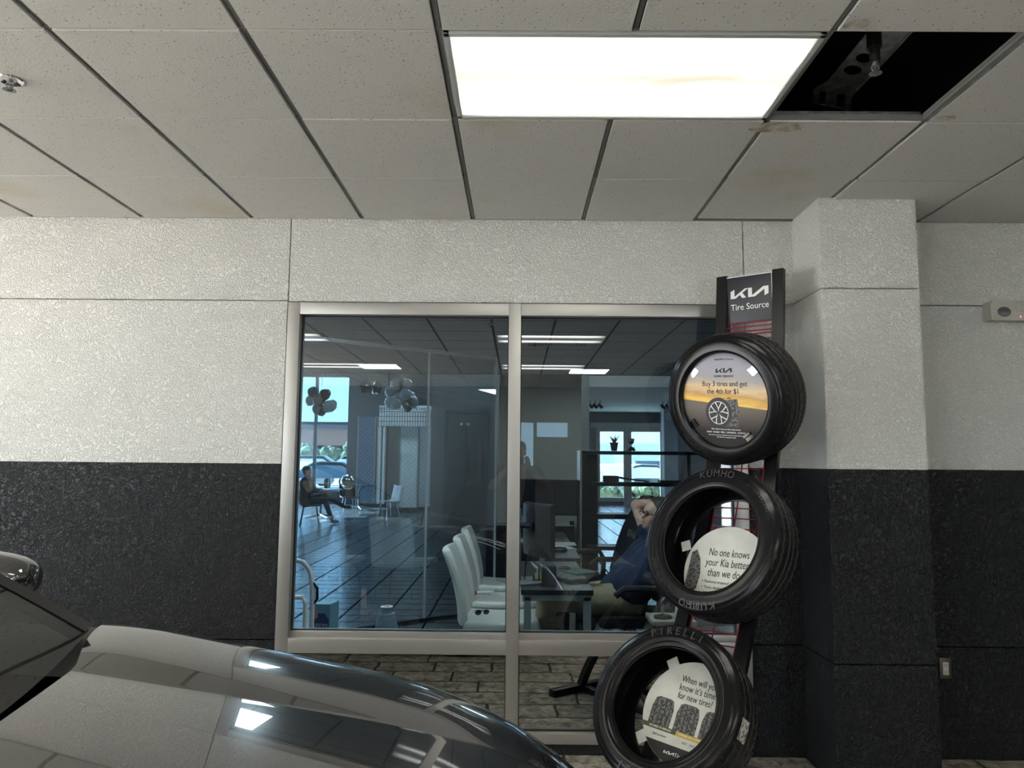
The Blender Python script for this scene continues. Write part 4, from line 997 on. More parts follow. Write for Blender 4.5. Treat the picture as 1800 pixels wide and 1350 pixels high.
for k in range(4): m.tube([(-.01+k*.01, -.03, z0+.06), (.0+k*.01, -.07, z0+.03), (-.03, -.08, z0-.06+k*.01), (-.04, -.08, .015)], .0035, 6)
m.build('cables', M_MATTEBLACK, t)
def desk_item(name, label, cat, px, py, D, z=.745, rz=0): p = at(px, py, D); return thing(name, label, cat, (p.x, D, z), rz)
t = desk_item('speaker', 'small black cube speaker on the front desk corner', 'speaker', 965, 1005, 4.72)
f = MB(); f.box(-.045, .045, -.04, .04, 0, .12, bev=.006); f.build('cabinet', M_MATTEBLACK, t); f = MB(); f.box(-.038, .038, -.043, -.039, .01, .11); f.build('grille', M_FABRIC, t)
t = desk_item('keyboard', 'black keyboard standing tilted on the front desk', 'keyboard', 990, 1005, 5.0, .745, -1.1)
f = MB(); f.box(-.2, .2, -.07, .07, 0, .018, bev=.003); f.build('case', M_MATTEBLACK, t)
f = MB()
for i in range(14):
    for j in range(5): f.box(-.185+i*.0268, -.163+i*.0268, -.058+j*.024, -.038+j*.024, .018, .024)
o = f.build('keys', mat('dark_grey_keys', (.06, .06, .065), .4), t, 0); o['kind'] = 'stuff'
for (px, py, D, nm, lb, ct, sz) in ((992, 990, 5.35, 'computer_mouse', 'black computer mouse behind the keyboard', 'mouse', .035), (984, 957, 6.3, 'telephone_handset', 'black rounded phone handset on the side desk', 'phone', .05)):
    f = MB(); f.ball((0, 0, .018), sz, (1.3, .8, .5), 3); o = f.build(nm, M_GLOSSBLACK, None); p = at(px, py, D); o.location = (p.x, D, .745 if D < 5.9 else .765); tag(o, lb, ct)
for k, (px, py, D) in enumerate(((992, 935, 6.9), (985, 949, 6.55), (1012, 1000, 5.3))):
    f = MB(); f.box(-.10, .10, -.13, .13, 0, .004+.004*k); o = f.build('paper_sheet', M_PAPER if k < 2 else mat('green_pad', (.04, .09, .08), .7), None, 0); p = at(px, py, D); o.location = (p.x, D, .765 if D > 5.9 else .745); o.rotation_euler = (0, 0, .3*k); tag(o, ('loose white papers at the far end of the side desk', 'white sheet beside the phone handset on the side desk', 'dark green mouse pad on the front desk')[k], ('paper', 'paper', 'mouse pad')[k])
t = desk_item('sticky_note_holder', 'holder of coloured sticky notes under the monitor', 'note holder', 951, 992, 4.85)
for k in range(8): f = MB(); x = -.04+k*.011; f.box(x, x+.009, -.02, -.01, .02, .06+.02*(k % 3)); f.build('sticky_note', mat('note_%d' % k, ((.6, .55, .1), (.7, .7, .65), (.1, .1, .1))[k % 3], .6), t, 0)
f = MB(); f.box(-.05, .055, -.012, .03, 0, .04); f.build('tray', M_MATTEBLACK, t, 0)

# cabinet behind the desk
def px_box(mb, a0, a1, b0, b1, D, dep, ref=None): r_ = ref or (a0+a1)/2; mb.box(at(a0, (b0+b1)/2, D).x, at(a1, (b0+b1)/2, D).x, D, D+dep, Z(b1, D, r_), Z(b0, D, r_), bev=.003)
t = thing('storage_cabinet', 'black wall cabinet behind the monitor', 'cabinet', (0, 0, 0))
f = MB(); px_box(f, 905, 1016, 843, 906, 8.3, .4); f.build('carcass', M_DARKWOOD, t, 0)
f = MB(); f.box(X(905, 8.3), X(907, 8.3), 8.3, 8.7, 0, 1.0); f.box(X(1014, 8.3), X(1016, 8.3), 8.3, 8.7, 0, 1.0); f.build('support_panel', M_DARKWOOD, t, 0)
for a0, a1 in ((907, 976), (978, 1014)):
    f = MB(); px_box(f, a0, a1, 845, 904, 8.28, .02, 960); f.build('door', M_DARKWOOD, t, 0)
t = thing('glass_side_panel', 'glass divider with a silver edge between cabinet and shelves', 'glass divider', (0, 0, 0))
f = MB(); x = X(1016, 8.6); f.box(x-.01, x+.01, 8.2, 8.6, 0, 1.63); f.build('edge_frame', M_ALU, t, 0)
t = thing('credenza', 'long black low credenza along the office back wall', 'credenza', (0, 0, 0))
f = MB(); f.box(-.35, X(1018, 8.9), 8.75, 9.15, 0, .74, bev=.003); f.build('carcass', M_DARKWOOD, t, 0)
f = MB(); f.box(-.35, X(1018, 8.9), 8.73, 9.17, .74, .77); f.build('worktop', M_DESK, t, 0)

# open shelf unit
D = 9.0
t = thing('shelf_unit', 'black open shelf unit in front of the glass doors', 'shelf unit', (0, 0, 0))
for (b0, b1) in ((793, 799), (848, 855), (904, 913), (961, 968)):
    f = MB(); px_box(f, 1018, 1232, b0, b1, D, .32, 1100); f.build('shelf', M_DARKWOOD, t, 0)
for a0, a1 in ((1018, 1030), (1208, 1214)):
    f = MB(); f.box(X(a0, D), X(a1, D), D, D+.32, 0, Z(793, D, 1100)); f.build('side_panel', M_DARKWOOD, t, 0)
f = MB(); f.box(X(1030, D), X(1055, D), D+.28, D+.31, 0, Z(799, D, 1100)); f.build('back_panel', M_DARKWOOD, t, 0)
zt = Z(793, D, 1100)+.004; z2 = Z(848, D, 1100)+.004; z3 = Z(904, D, 1100)+.004
t = thing('potted_plant', 'small spiky succulent in a dark tapered pot on the top shelf', 'plant', (X(1080, D+.1), D+.12, zt))
f = MB(); f.lathe([(.0004, 0), (.034, 0), (.048, .085), (.052, .085), (.052, .10), (.044, .10), (.04, .088), (.0004, .088)], 24); f.build('pot', mat('dark_clay', (.05, .035, .035), .6), t)
f = MB()
for k in range(13):
    a = k*2.4; r_ = .03+.035*(k % 3)/2; f.tube([(0, 0, .085), (r_*.5*math.cos(a), r_*.5*math.sin(a), .13), (r_*math.cos(a)*1.2, r_*math.sin(a)*1.2, .16+.02*(k % 3))], [.008, .007, .001], 6)
f.build('leaves', mat('succulent_green', (.03, .07, .045), .5), t)
t = thing('trophy', 'small metal trophy on a black stepped base on the top shelf', 'trophy', (X(1110, D+.1), D+.12, zt))
f = MB(); f.box(-.048, .048, -.04, .04, 0, .022, bev=.003); f.box(-.038, .038, -.03, .03, .022, .045, bev=.003); f.build('base', M_GLOSSBLACK, t)
f = MB(); f.lathe([(.0004, .045), (.02, .045), (.008, .06), (.007, .075), (.022, .085), (.034, .10), (.038, .125), (.034, .128), (.0004, .10)], 20); f.build('cup', M_CHROME, t)
f = MB(); f.box(-.04, .04, -.01, .01, .125, .15, bev=.004); f.tube([(-.035, 0, .12), (-.055, 0, .17)], .005, 6); f.build('car_figure', M_STEEL, t)
rb = mat('dark_red_cover', (.16, .05, .06), .6)
for k in range(5):
    f = MB(); f.box(-.085+.003*(k % 2), .085+.003*(k % 2), -.11, .11, 0, .013, bev=.001); o = f.build('notebook', rb if k % 2 else mat('dark_cover_%d' % k, (.05, .04, .045), .6), None, 0); o.location = (X(1074, D+.1), D+.14, z2+k*.0145); tag(o, 'thin dark red notebook in the short stack on the second shelf', 'notebook', 'notebooks stacked on the second shelf')
f = MB(); rows = []
for k in range(9): u = k/8; rows.append([Vector((-.17+.34*u, y, .002+.05*(1-u)**1.3*(1-(y/.13)**2*.4))) for y in (-.12, -.06, 0, .06, .12)])
f.loft(rows); o = f.build('folded_jacket', M_DARKCLOTH, None); s = o.modifiers.new('s', 'SOLIDIFY'); s.thickness = .012; s.offset = -1; o.location = (X(1115, D+.1), D+.14, z2+.012); tag(o, 'crumpled dark cloth jacket lying on the second shelf', 'jacket')
f = MB(); f.box(-.14, .14, -.11, .11, 0, .02); o = f.build('laptop', M_MATTEBLACK, None); o.location = (X(1180, D+.1), D+.14, z2); tag(o, 'flat black laptop at the right end of the second shelf', 'laptop')
f = MB(); f.box(-.03, .03, -.02, .02, 0, .045); o = f.build('picture_frame', M_MATTEBLACK, None); o.location = (X(1006, 8.9), 8.92, .77); tag(o, 'tiny dark picture frame on the credenza end', 'picture frame')
f = MB(); f.lathe([(.0004, 0), (.10, 0), (.115, .30), (.105, .30), (.0004, .02)], 24); o = f.build('waste_bin', M_BEIGE, None); p = atz(1160, 905, 0); o.location = (X(1157, 20), 20, 0); o.scale = (1.9, 1.9, 1.9); tag(o, 'grey waste bin standing by the glass doors', 'bin')

# ------------------------------------------------------------------ people
def skin_obj(mb, name, m, parent, vox=.012, sm=4):
    o = mb.build(name, m, parent, 60); r = o.modifiers.new('r', 'REMESH'); r.mode = 'VOXEL'; r.voxel_size = vox; r.use_smooth_shade = True
    s = o.modifiers.new('s', 'SMOOTH'); s.iterations = sm; s.factor = .5; return o
def head_parts(mb, c, fwd, up, sc=1.0):
    fwd = fwd.normalized(); sd = fwd.cross(up).normalized(); up = sd.cross(fwd).normalized()
    M = Matrix((fwd, sd, up)).transposed().to_4x4()
    def P(f_, s, u): return c+(fwd*f_+sd*s+up*u)*sc
    mb.ball(P(-.01, 0, .03), .098*sc, (1.0, .80, .98), 3, M); mb.ball(P(.018, 0, -.045), .070*sc, (.95, .84, 1.05), 3, M)
    mb.ball(P(.062, 0, -.085), .024*sc, (.9, 1.1, .8), 2, M); mb.ball(P(.088, 0, -.012), .014*sc, (1.2, .8, 1.6), 2, M); mb.ball(P(.100, 0, -.022), .013*sc, (1, 1.1, .8), 2, M)
    mb.ball(P(.074, 0, .022), .03*sc, (.5, 1.6, .35), 2, M); mb.ball(P(.078, 0, -.055), .016*sc, (.7, 1.5, .55), 2, M)
    for s in (-1, 1): mb.ball(P(-.008, s*.082, -.005), .026*sc, (.6, .3, 1.1), 2, M); mb.ball(P(.058, s*.04, -.03), .026*sc, (.7, .8, .8), 2, M)
    return P, M
def head_extras(t, P, M, sc, hairm, glasses=False, beard=False):
    for s in (-1, 1): e = MB(); e.ball(P(.080, s*.030, .003), .0095*sc, n=2); e.build('eye', M_GLOSSBLACK, t)
    h = MB(); h.ball(P(-.028, 0, .050), .102*sc, (1.0, .86, .90), 3, M); h.ball(P(-.045, 0, .0), .085*sc, (.8, .90, .9), 3, M); h.build('hair', hairm, t)
    e = MB(); e.ball(P(.086, 0, -.056), .010*sc, (.4, 2.0, .5), 2, M); e.build('mouth', mat('lip', (.35, .13, .11), .5), t)
    if glasses:
        g_ = MB()
        for s in (-1, 1): g_.tube([P(.094, s*.034+.024*math.cos(a), .004+.017*math.sin(a)) for a in [2*PI*k/14 for k in range(14)]], .0025*sc, 6, True); g_.tube([P(.09, s*.058, .006), P(-.005, s*.085, .004)], .0022*sc, 6)
        g_.tube([P(.094, -.012, .006), P(.094, .012, .006)], .0025*sc, 6); g_.build('glasses', M_GLOSSBLACK, t)
def hand(mb, wrist, direction, normal, sc=1.0, curl=.4, thumb=1):
    d_ = direction.normalized(); n_ = normal.normalized(); s = d_.cross(n_).normalized()
    pc = wrist+d_*.05*sc
    for k in range(4):
        o_ = s*((k-1.5)*.020*sc); mb.capsule(wrist+o_*.6+d_*.01, wrist+o_+d_*.085*sc, .014*sc, .0115*sc, 8)
        L = (.070, .080, .075, .058)[k]*sc; p = wrist+o_+d_*.085*sc; dd = d_
        for j, fr in enumerate((.45, .32, .23)):
            dd = (dd*math.cos(curl)-n_*math.sin(curl)).normalized(); q_ = p+dd*L*fr; mb.capsule(p, q_, (.0095-.0008*j)*sc, (.0088-.0008*j)*sc, 8); p = q_
    p = wrist+s*thumb*.022*sc+d_*.025*sc; dd = (d_*.6+s*thumb*.8-n_*.2).normalized()
    for L in (.04, .032, .026): q_ = p+dd*L*sc; mb.capsule(p, q_, .012*sc, .0095*sc, 8); p = q_; dd = (dd+d_*.5-n_*.3).normalized()
# --- man leaning back in the office
PD = 5.4
def A(px, py, D=PD): return at(px, py, D)
man = thing('person', 'person in navy polo and khaki trousers leaning back, hands behind head', 'person', (A(1090, 1060).x, PD, 0))
off = Vector(man.location); 
def L_(v): return v-off
head_c = A(1152, 907); fwd = Vector((-.86, -.34, .20)); up = Vector((.30, 0, .95))
bd = MB(); P, Mh = head_parts(bd, L_(head_c), fwd, up, 1.02)
neck = A(1163, 934); sh = A(1165, 950); chest = A(1140, 985); belly = A(1108, 1024); hip = A(1092, 1050)
bd.capsule(L_(neck), L_(head_c)+Vector((.03, 0, -.03)), .062, .06)
for s, D2 in ((1, 5.62), (-1, 5.18)):
    shp = Vector((sh.x, D2, sh.z-.01)) if s < 0 else A(1141, 948, 5.58)
    el = A(1119, 888, 5.68) if s > 0 else Vector((sh.x+.02, 4.98, sh.z+.24))
    wr_ = A(1154, 884, 5.52) if s > 0 else Vector((head_c.x+.10, 5.24, head_c.z+.06))
    bd.capsule(L_(shp), L_(el), .052, .044); bd.capsule(L_(el), L_(wr_), .045, .030)
    hand(bd, L_(wr_), Vector((.55, -.25*s, -.05)), Vector((0, -s, -.2)), 1.0, .35, s)
bd.capsule(L_(chest), L_(belly), .12, .13)
for D2 in (5.3, 5.5):                                     # ankles
    bd.capsule(L_(A(955, 1072, D2)), Vector((A(948, 1120, D2).x, D2, .10))-off, .05, .038)
skin_obj(bd, 'body', M_SKIN, man, .009)
head_extras(man, P, Mh, 1.02, M_HAIR, True)
sb = MB()
for D2 in (5.23, 5.40, 5.57): sb.capsule(L_(Vector((sh.x+.0, D2, sh.z))), L_(Vector((chest.x, 5.4+(D2-5.4)*.9, chest.z))), .085, .14); sb.capsule(L_(Vector((chest.x, D2, chest.z))), L_(Vector((belly.x, 5.4+(D2-5.4)*.7, belly.z))), .13, .15)
sb.capsule(L_(belly), L_(hip+Vector((-.02, 0, .03))), .155, .15)
sb.capsule(L_(Vector((sh.x, 5.56, sh.z))), L_(A(1134, 933, 5.60)), .085, .066); sb.capsule(L_(Vector((sh.x, 5.2, sh.z))), L_(Vector((sh.x+.01, 5.10, sh.z+.10))), .085, .07)
sb.capsule(L_(A(1155, 937, 5.32)), L_(A(1150, 935, 5.46)), .05, .05)
skin_obj(sb, 'polo_shirt', M_NAVY, man, .013)
tb = MB()
for D2 in (5.28, 5.52):
    h_ = Vector((hip.x+.02, 5.4+(D2-5.4)*.8, hip.z)); kn = A(962, 1052, D2); an = A(960, 1112, D2)
    tb.capsule(L_(h_), L_(kn), .12, .082); tb.capsule(L_(kn), Vector((an.x-.03, D2, .16))-off, .075, .06)
tb.capsule(L_(hip+Vector((.05, -.08, 0))), L_(hip+Vector((.05, .08, 0))), .13, .13); skin_obj(tb, 'trousers', M_KHAKI, man, .013)
for D2 in (5.28, 5.52):
    an = A(966, 1112, D2); f = MB(); f.ball(Vector((an.x-.09, D2, .05))-off, .06, (2.3, .8, .75), 3); f.ball(Vector((an.x-.03, D2, .07))-off, .055, (1.1, .85, 1.2), 2); f.build('shoe', M_GLOSSBLACK, man)
f = MB(); f.tube([L_(hip+Vector((-.03+.17*math.cos(a)*.9, .19*math.sin(a), .05+.06*math.cos(a)))) for a in [2*PI*k/24 for k in range(24)]], .016, 6, True); f.build('belt', M_GLOSSBLACK, man)

def office_chair(loc, rz, label, recl=.3, hb=.72, group='black office chairs'):
    t = thing('office_chair', label, 'office chair', loc, rz, group)      # faces local -x
    f = MB()
    for k in range(5): a = 2*PI*k/5+.3; f.tube([(0, 0, .11), (.30*math.cos(a), .30*math.sin(a), .07)], [.03, .018], 8)
    f.build('base', M_MATTEBLACK, t)
    for k in range(5): a = 2*PI*k/5+.3; f = MB(); f.tube([(.30*math.cos(a)-.012, .30*math.sin(a), .028), (.30*math.cos(a)+.012, .30*math.sin(a), .028)], .028, 12); f.build('caster', M_GLOSSBLACK, t)
    f = MB(); f.tube([(0, 0, .1), (0, 0, .40)], .026, 12); f.build('gas_lift', M_CHROME, t)
    f = MB(); f.box(-.26, .24, -.25, .25, .39, .47, bev=.035); f.build('seat', M_FABRIC, t)
    f = MB(); rows = []
    for k in range(14):
        u = k/13; z = .50+hb*u*math.cos(recl); x = .24+hb*u*math.sin(recl)-.03*math.sin(PI*u)
        wv = .24*(1-.35*max(0, (u-.55)/.45)**1.5)*(1 if u < .93 else .8)
        rows.append([Vector((x+.05*(y_*y_)*-1, y_*wv, z)) for y_ in [-1+2*j/10 for j in range(11)]])
    f.loft(rows); o = f.build('backrest', M_FABRIC, t, 60); s = o.modifiers.new('s', 'SOLIDIFY'); s.thickness = .06; s.offset = 0; b_ = o.modifiers.new('b', 'BEVEL'); b_.width = .022; b_.segments = 3
    for s in (-1, 1):
        f = MB(); f.tube([(.12, s*.27, .44), (.14, s*.30, .60), (.10, s*.31, .67), (-.10, s*.31, .67), (-.16, s*.30, .62)], .024, 8); f.build('armrest', M_MATTEBLACK, t)
    return t
office_chair((A(1112, 1060).x, PD, 0), 0, 'black office chair under the reclining person', .62, .62)
oc = office_chair((at(1048, 1040, 6.9).x+.02, 6.9, 0), math.radians(10), 'empty black high-backed office chair behind the desk, leaning back', .38, .75)
# side table with things near the window
p = at(1170, 1085, 4.62)
t = thing('side_table', 'small side table with a pale wood top close behind the glass', 'table', (p.x, 4.62, 0))
f = MB(); f.box(-.10, .16, -.12, .14, p.z-.025, p.z, bev=.004); f.build('tabletop', mat('pale_wood', (.32, .29, .22), .45), t)
f = MB(); f.box(-.07, .13, -.08, .10, 0, p.z-.026); f.build('cabinet', M_MATTEBLACK, t)
tz = p.z
t = thing('desk_lamp', 'round black lamp foot with a chrome stem on the small side table', 'lamp', (p.x-.02, 4.60, tz))
f = MB(); f.lathe([(.0004, 0), (.055, 0), (.055, .012), (.02, .02), (.0004, .02)], 28); f.build('base', M_GLOSSBLACK, t)
f = MB(); f.tube([(0, 0, .015), (-.01, 0, .09), (.10, 0, .22)], .007, 8); f.build('stem', M_CHROME, t); f = MB(); f.ball((.12, 0, .22), .035, (1, 1, .6)); f.build('shade', M_GLOSSBLACK, t)
f = MB(); f.box(-.04, .04, -.035, .035, 0, .06, bev=.004); o = f.build('tissue_box', M_PAPER, None); o.location = (p.x+.10, 4.60, tz); tag(o, 'small white box beside the lamp on the side table', 'box')
# hand truck, box and cone by the left pane
t = thing('hand_truck', 'white tubular hand truck standing at the left edge of the window', 'hand truck', (0, 0, 0))
pts = [at(522, 985, 4.42), at(533, 988, 4.42), at(545, 1003, 4.42), at(549, 1030, 4.42), at(549, 1060, 4.42)]
x9 = pts[-1].x; f = MB(); f.tube(pts+[Vector((x9, 4.42, .02))], .014, 10); f.build('frame_tube', M_WHITE, t)
f = MB(); f.tube([pts[-2]+Vector((.0, -.0, .02)), pts[-2]+Vector((.028, 0, -.01)), pts[-2]+Vector((.03, 0, -.075)), pts[-2]+Vector((.0, 0, -.11))], .009, 8); f.build('hand_grip', M_MATTEBLACK, t)
f = MB(); a_ = at(522, 1050, 4.5); c_ = at(538, 1050, 4.5); f.tube([Vector((a_.x-.1, 4.5, a_.z)), Vector((c_.x-.02, 4.5, c_.z)), Vector((c_.x, 4.5, c_.z-.04)), Vector((c_.x, 4.5, .05))], .014, 10); f.build('inner_tube', M_WHITE, t)
f = MB(); f.box(a_.x-.25, x9+.03, 4.35, 4.55, 0, .012); f.build('toe_plate', M_STEEL, t)
pb = at(565, 1080, 4.55); bz0 = Z(1062, 4.55, 565)
t = thing('carton', 'blue and pale box with a badge printed on it behind the left pane', 'box', (pb.x, 4.55, 0), -.15)
f = MB(); f.box(-.052, .052, 0, .14, 0, bz0, bev=.002); f.build('box', mat('sky_blue_print', (.18, .38, .48), .5), t, 0)
f = MB(); f.prism([(-.045, -.05), (-.048, .0), (-.03, .015), (-.018, .035), (0, .03), (.018, .035), (.03, .015), (.048, 0), (.045, -.05)], 0, .001, Matrix.Translation((0, -.001, bz0-.085)) @ Matrix.Rotation(PI/2, 4, 'X')); f.build('printed_badge', mat('navy_print', (.02, .04, .18), .5), t, 0)
f = MB(); add_text(f, 'LIFETIME', 0, 0, .026, 0, fit=.085); bmesh.ops.transform(f.bm, matrix=Matrix.Translation((0, -.004, bz0-.122)) @ Matrix.Rotation(PI/2, 4, 'X'), verts=f.bm.verts); f.build('lettering', M_WHITE, t, 0)
f = MB(); f.ball((-.035, -.002, bz0-.06), .02, (.8, .1, 1.4)); f.build('printed_figure', M_SKIN, t)
pc_ = at(680, 1066, 4.75)
t = thing('floor_cone', 'blue-grey cone with an open round top behind the left pane', 'cone', (pc_.x, 4.75, 0))
f = MB(); f.lathe([(.17, 0), (.052, pc_.z-.04), (.036, pc_.z-.04)], 32); f.build('cone', mat('cone_blue_grey', (.16, .24, .28), .5), t)
f = MB(); f.lathe([(.036, pc_.z-.06), (.036, pc_.z), (.033, pc_.z), (.033, pc_.z-.05)], 32); f.build('collar', bpy.data.materials['cone_blue_grey'], t); f = MB(); f.lathe([(.021, pc_.z+.001), (.038, pc_.z+.001), (.038, pc_.z-.004), (.021, pc_.z-.004)], 32, None, True); f.build('rim_ring', M_WHITE, t)

# ------------------------------------------------------------------ deep showroom
M_PERF = mat('perforated_metal_white', (.55, .58, .58), .35)
def _perf(m, a, b_):
    t = m.node_tree; v = mapping(m); c = nn(t, 'ShaderNodeTexChecker'); c.inputs['Scale'].default_value = 14; c.inputs['Color1'].default_value = (*a, 1); c.inputs['Color2'].default_value = (*b_, 1)
    t.links.new(v.outputs[0], c.inputs['Vector']); t.links.new(c.outputs[0], bsdf(m).inputs['Base Color'])
_perf(M_PERF, (.82, .85, .84), (.62, .66, .66))
M_PERFB = mat('perforated_metal_blue', (.2, .3, .4), .3, .4); _perf(M_PERFB, (.20, .30, .42), (.12, .18, .27))
def perf(px0, px1, D, py0, m, label, yaw=0, grp=None):
    x0, x1 = X(px0, D), X(px1, D); z1 = Z(py0, D)
    t = thing('room_divider', label, 'room divider', ((x0+x1)/2, D, 0), yaw, grp); hw_ = (x1-x0)/2
    f = MB(); f.box(-hw_, hw_, -.02, .02, .12, z1); f.build('perforated_panel', m, t, 0)
    f = MB(); f.box(-hw_-.02, hw_+.02, -.05, .05, 0, .12); f.build('plinth', M_MATTEBLACK, t, 0)
    f = MB()
    for s in (-1, 1): f.box(s*hw_-.02, s*hw_+.02, -.03, .03, .1, z1+.02)
    f.build('edge_frame', M_ALU, t, 0); return t
perf(628, 659, 24.5, 735, M_PERFB, 'blue perforated metal screen beside the far window')
perf(663, 677, 24.3, 735, M_PERF, 'narrow pale perforated screen next to the blue one')
perf(703, 735, 22.5, 735, M_PERF, 'broad pale perforated screen under the planner board')
perf(736, 757, 22.8, 735, M_PERF, 'angled pale perforated screen at the glass corner', .3)
w = MB(); w.box(X(677, 25.2), X(706, 25.2), 25.2, 25.3, 0, 3.3); struct('wall_niche', w, M_PAINT_TAN)
pD = 22.2; x0, x1, z0, z1 = X(664, pD), X(756, pD), Z(750, pD, 710), Z(713, pD, 710)
t = thing('planner_board', 'white planner board with a black grid and mirrored day numbers', 'whiteboard', (0, 0, 0))
f = MB(); f.box(x0, x1, pD, pD+.03, z0, z1); f.build('board', M_WHITE, t, 0)
for xx in (x0+.1, x1-.1): f = MB(); f.box(xx-.02, xx+.02, pD+.03, pD+.07, 0, z1); f.build('stand_leg', M_INGREY, t, 0)
f = MB()
for k in range(21): xx = x0+(x1-x0)*k/20; f.box(xx-.008, xx+.008, pD-.006, pD, z0, z1-.18)
for zz in (z0, z0+(z1-z0)*.25, z0+(z1-z0)*.48, z1-.18): f.box(x0, x1, pD-.006, pD, zz-.008, zz+.008)
f.build('grid_lines', M_BLACKPRINT, t, 0)
f = MB()
for k in range(20):
    me = text_me(str(20-k), .13, 'CENTER', .0); xx = x0+(x1-x0)*(k+.5)/20
    f.mesh(me, Matrix.Translation((xx, pD-.008, z1-.10)) @ Matrix.Rotation(PI/2, 4, 'X') @ Matrix.Diagonal((-1, 1, 1, 1))); bpy.data.meshes.remove(me)
f.build('day_numbers', M_BLACKPRINT, t, 0)

def cafe_table(px, py_top, py_base, D, label, r=.55):
    p = atz(px, py_base, 0); D = p.y; t = thing('cafe_table', label, 'table', (p.x, D, 0), 0, 'round tables in the lounge')
    f = MB(); f.lathe([(.0004, .72), (r-.02, .72), (r, .735), (r, .745), (.0004, .75)], 40); f.build('tabletop', mat('grey_laminate', (.10, .13, .15), .3), t)
    f = MB(); f.tube([(0, 0, .05), (0, 0, .6)], .035, 10)
    for k in range(4): a = k*PI/2+.4; f.tube([(0, 0, .58), (.22*math.cos(a), .22*math.sin(a), .72)], .02, 6)
    f.build('pedestal', M_STEEL, t)
    for k in range(4): a = k*PI/2+.4; f = MB(); f.tube([(0, 0, .09), (.42*math.cos(a), .42*math.sin(a), .025)], [.035, .02], 8); f.build('foot', M_STEEL, t)
    return t
ct = cafe_table(630, 845, 896, 21, 'round cafe table with a star-shaped steel foot in the lounge')
ct2 = dup(ct, (X(566, 19.7), 19.7, 0), .3, 'round cafe table beside the seated silhouette in the lounge')
def shell_chair(loc, rz, m, label, grp='shell chairs in the lounge'):
    t = thing('shell_chair', label, 'chair', loc, rz, grp)
    f = MB(); rows = []
    for k in range(12):
        u = k/11
        if u < .5: x = .22-.44*(u/.5); z = .45-.02*math.sin(PI*u*2)
        else: v_ = (u-.5)/.5; x = -.22-.10*v_; z = .45+.40*v_
        rows.append([Vector((x, y_*.22, z+.02*y_*y_)) for y_ in (-1, -.5, 0, .5, 1)])
    f.loft(rows); o = f.build('shell', m, t, 60); s = o.modifiers.new('s', 'SOLIDIFY'); s.thickness = .02
    for sx in (-1, 1):
        for sy in (-1, 1): f = MB(); f.tube([(sx*.14, sy*.13, .44), (sx*.21, sy*.20, 0)], .012, 6); f.build('leg', M_CHROME, t)
    return t
M_WHSHELL = mat('white_shell_plastic', (.62, .66, .68), .35)
s1 = shell_chair((X(686, 19.5), 19.5, 0), -PI*.75, M_WHSHELL, 'white shell chair in front of the narrow pale screen')
dup(s1, (X(768, 18.5), 17.8, 0), PI*.9, 'white shell chair seen through the partition near the double doors')
s3 = shell_chair((X(606, 20.5), 21.2, 0), -PI*.35, M_MATTEBLACK, 'black chair tucked behind the round cafe table')
dup(s3, (X(548, 17.4), 17.4, 0), PI*.1, 'black chair under the seated silhouette at the lounge table')
# metallic round bowl-like balloon on the table
f = MB(); f.ball((0, 0, .20), .20, n=3); o = f.build('foil_ball', M_CHROME, None); p = at(593, 835, 18.3); o.location = (p.x, 19.5, .75); tag(o, 'round silver foil ball on the lounge table', 'ball')
# seated silhouette
q0 = Vector((X(541, 18), 18.0, 0)); per = thing('person', 'person in dark clothes sitting cross-legged at the far lounge table', 'person', q0)
bd = MB(); P, Mh = head_parts(bd, Vector((0, 0, 1.22)), Vector((.9, .1, -.05)), Vector((0, 0, 1)), 1.0)
bd.capsule((0, 0, 1.0), (0, 0, 1.18), .06, .055)
for s in (-1, 1): bd.capsule((-.02, s*.2, .98), (.12, s*.24, .76), .05, .04); bd.capsule((.12, s*.24, .76), (.36, s*.12, .78), .04, .03); hand(bd, Vector((.36, s*.12, .78)), Vector((1, 0, 0)), Vector((0, 0, 1)), 1, .2, s)
bd.capsule((0, 0, .5), (0, 0, 1.0), .13, .14); skin_obj(bd, 'body', M_SKIN, per, .012); head_extras(per, P, Mh, 1.0, M_HAIR)
sb = MB(); sb.capsule((-.03, -.1, .98), (0, -.06, .55), .11, .14); sb.capsule((-.03, .1, .98), (0, .06, .55), .11, .14)
for s in (-1, 1): sb.capsule((-.02, s*.19, .99), (.12, s*.24, .77), .07, .058); sb.capsule((.12, s*.24, .77), (.32, s*.13, .78), .055, .045)
skin_obj(sb, 'jacket', M_DARKCLOTH, per, .015)
sb = MB(); sb.capsule((0, -.1, .52), (.46, -.08, .55), .10, .08); sb.capsule((.46, -.08, .55), (.62, -.04, .12), .07, .05); sb.capsule((0, .1, .52), (.44, .02, .66), .10, .08); sb.capsule((.44, .02, .66), (.86, .02, .42), .07, .05)
skin_obj(sb, 'trousers', M_DARKCLOTH, per, .015)
for c in ((.70, -.04, .05), (.96, .02, .40)): f = MB(); f.ball(c, .055, (2.2, .8, .8), 2); f.build('shoe', M_GLOSSBLACK, per)

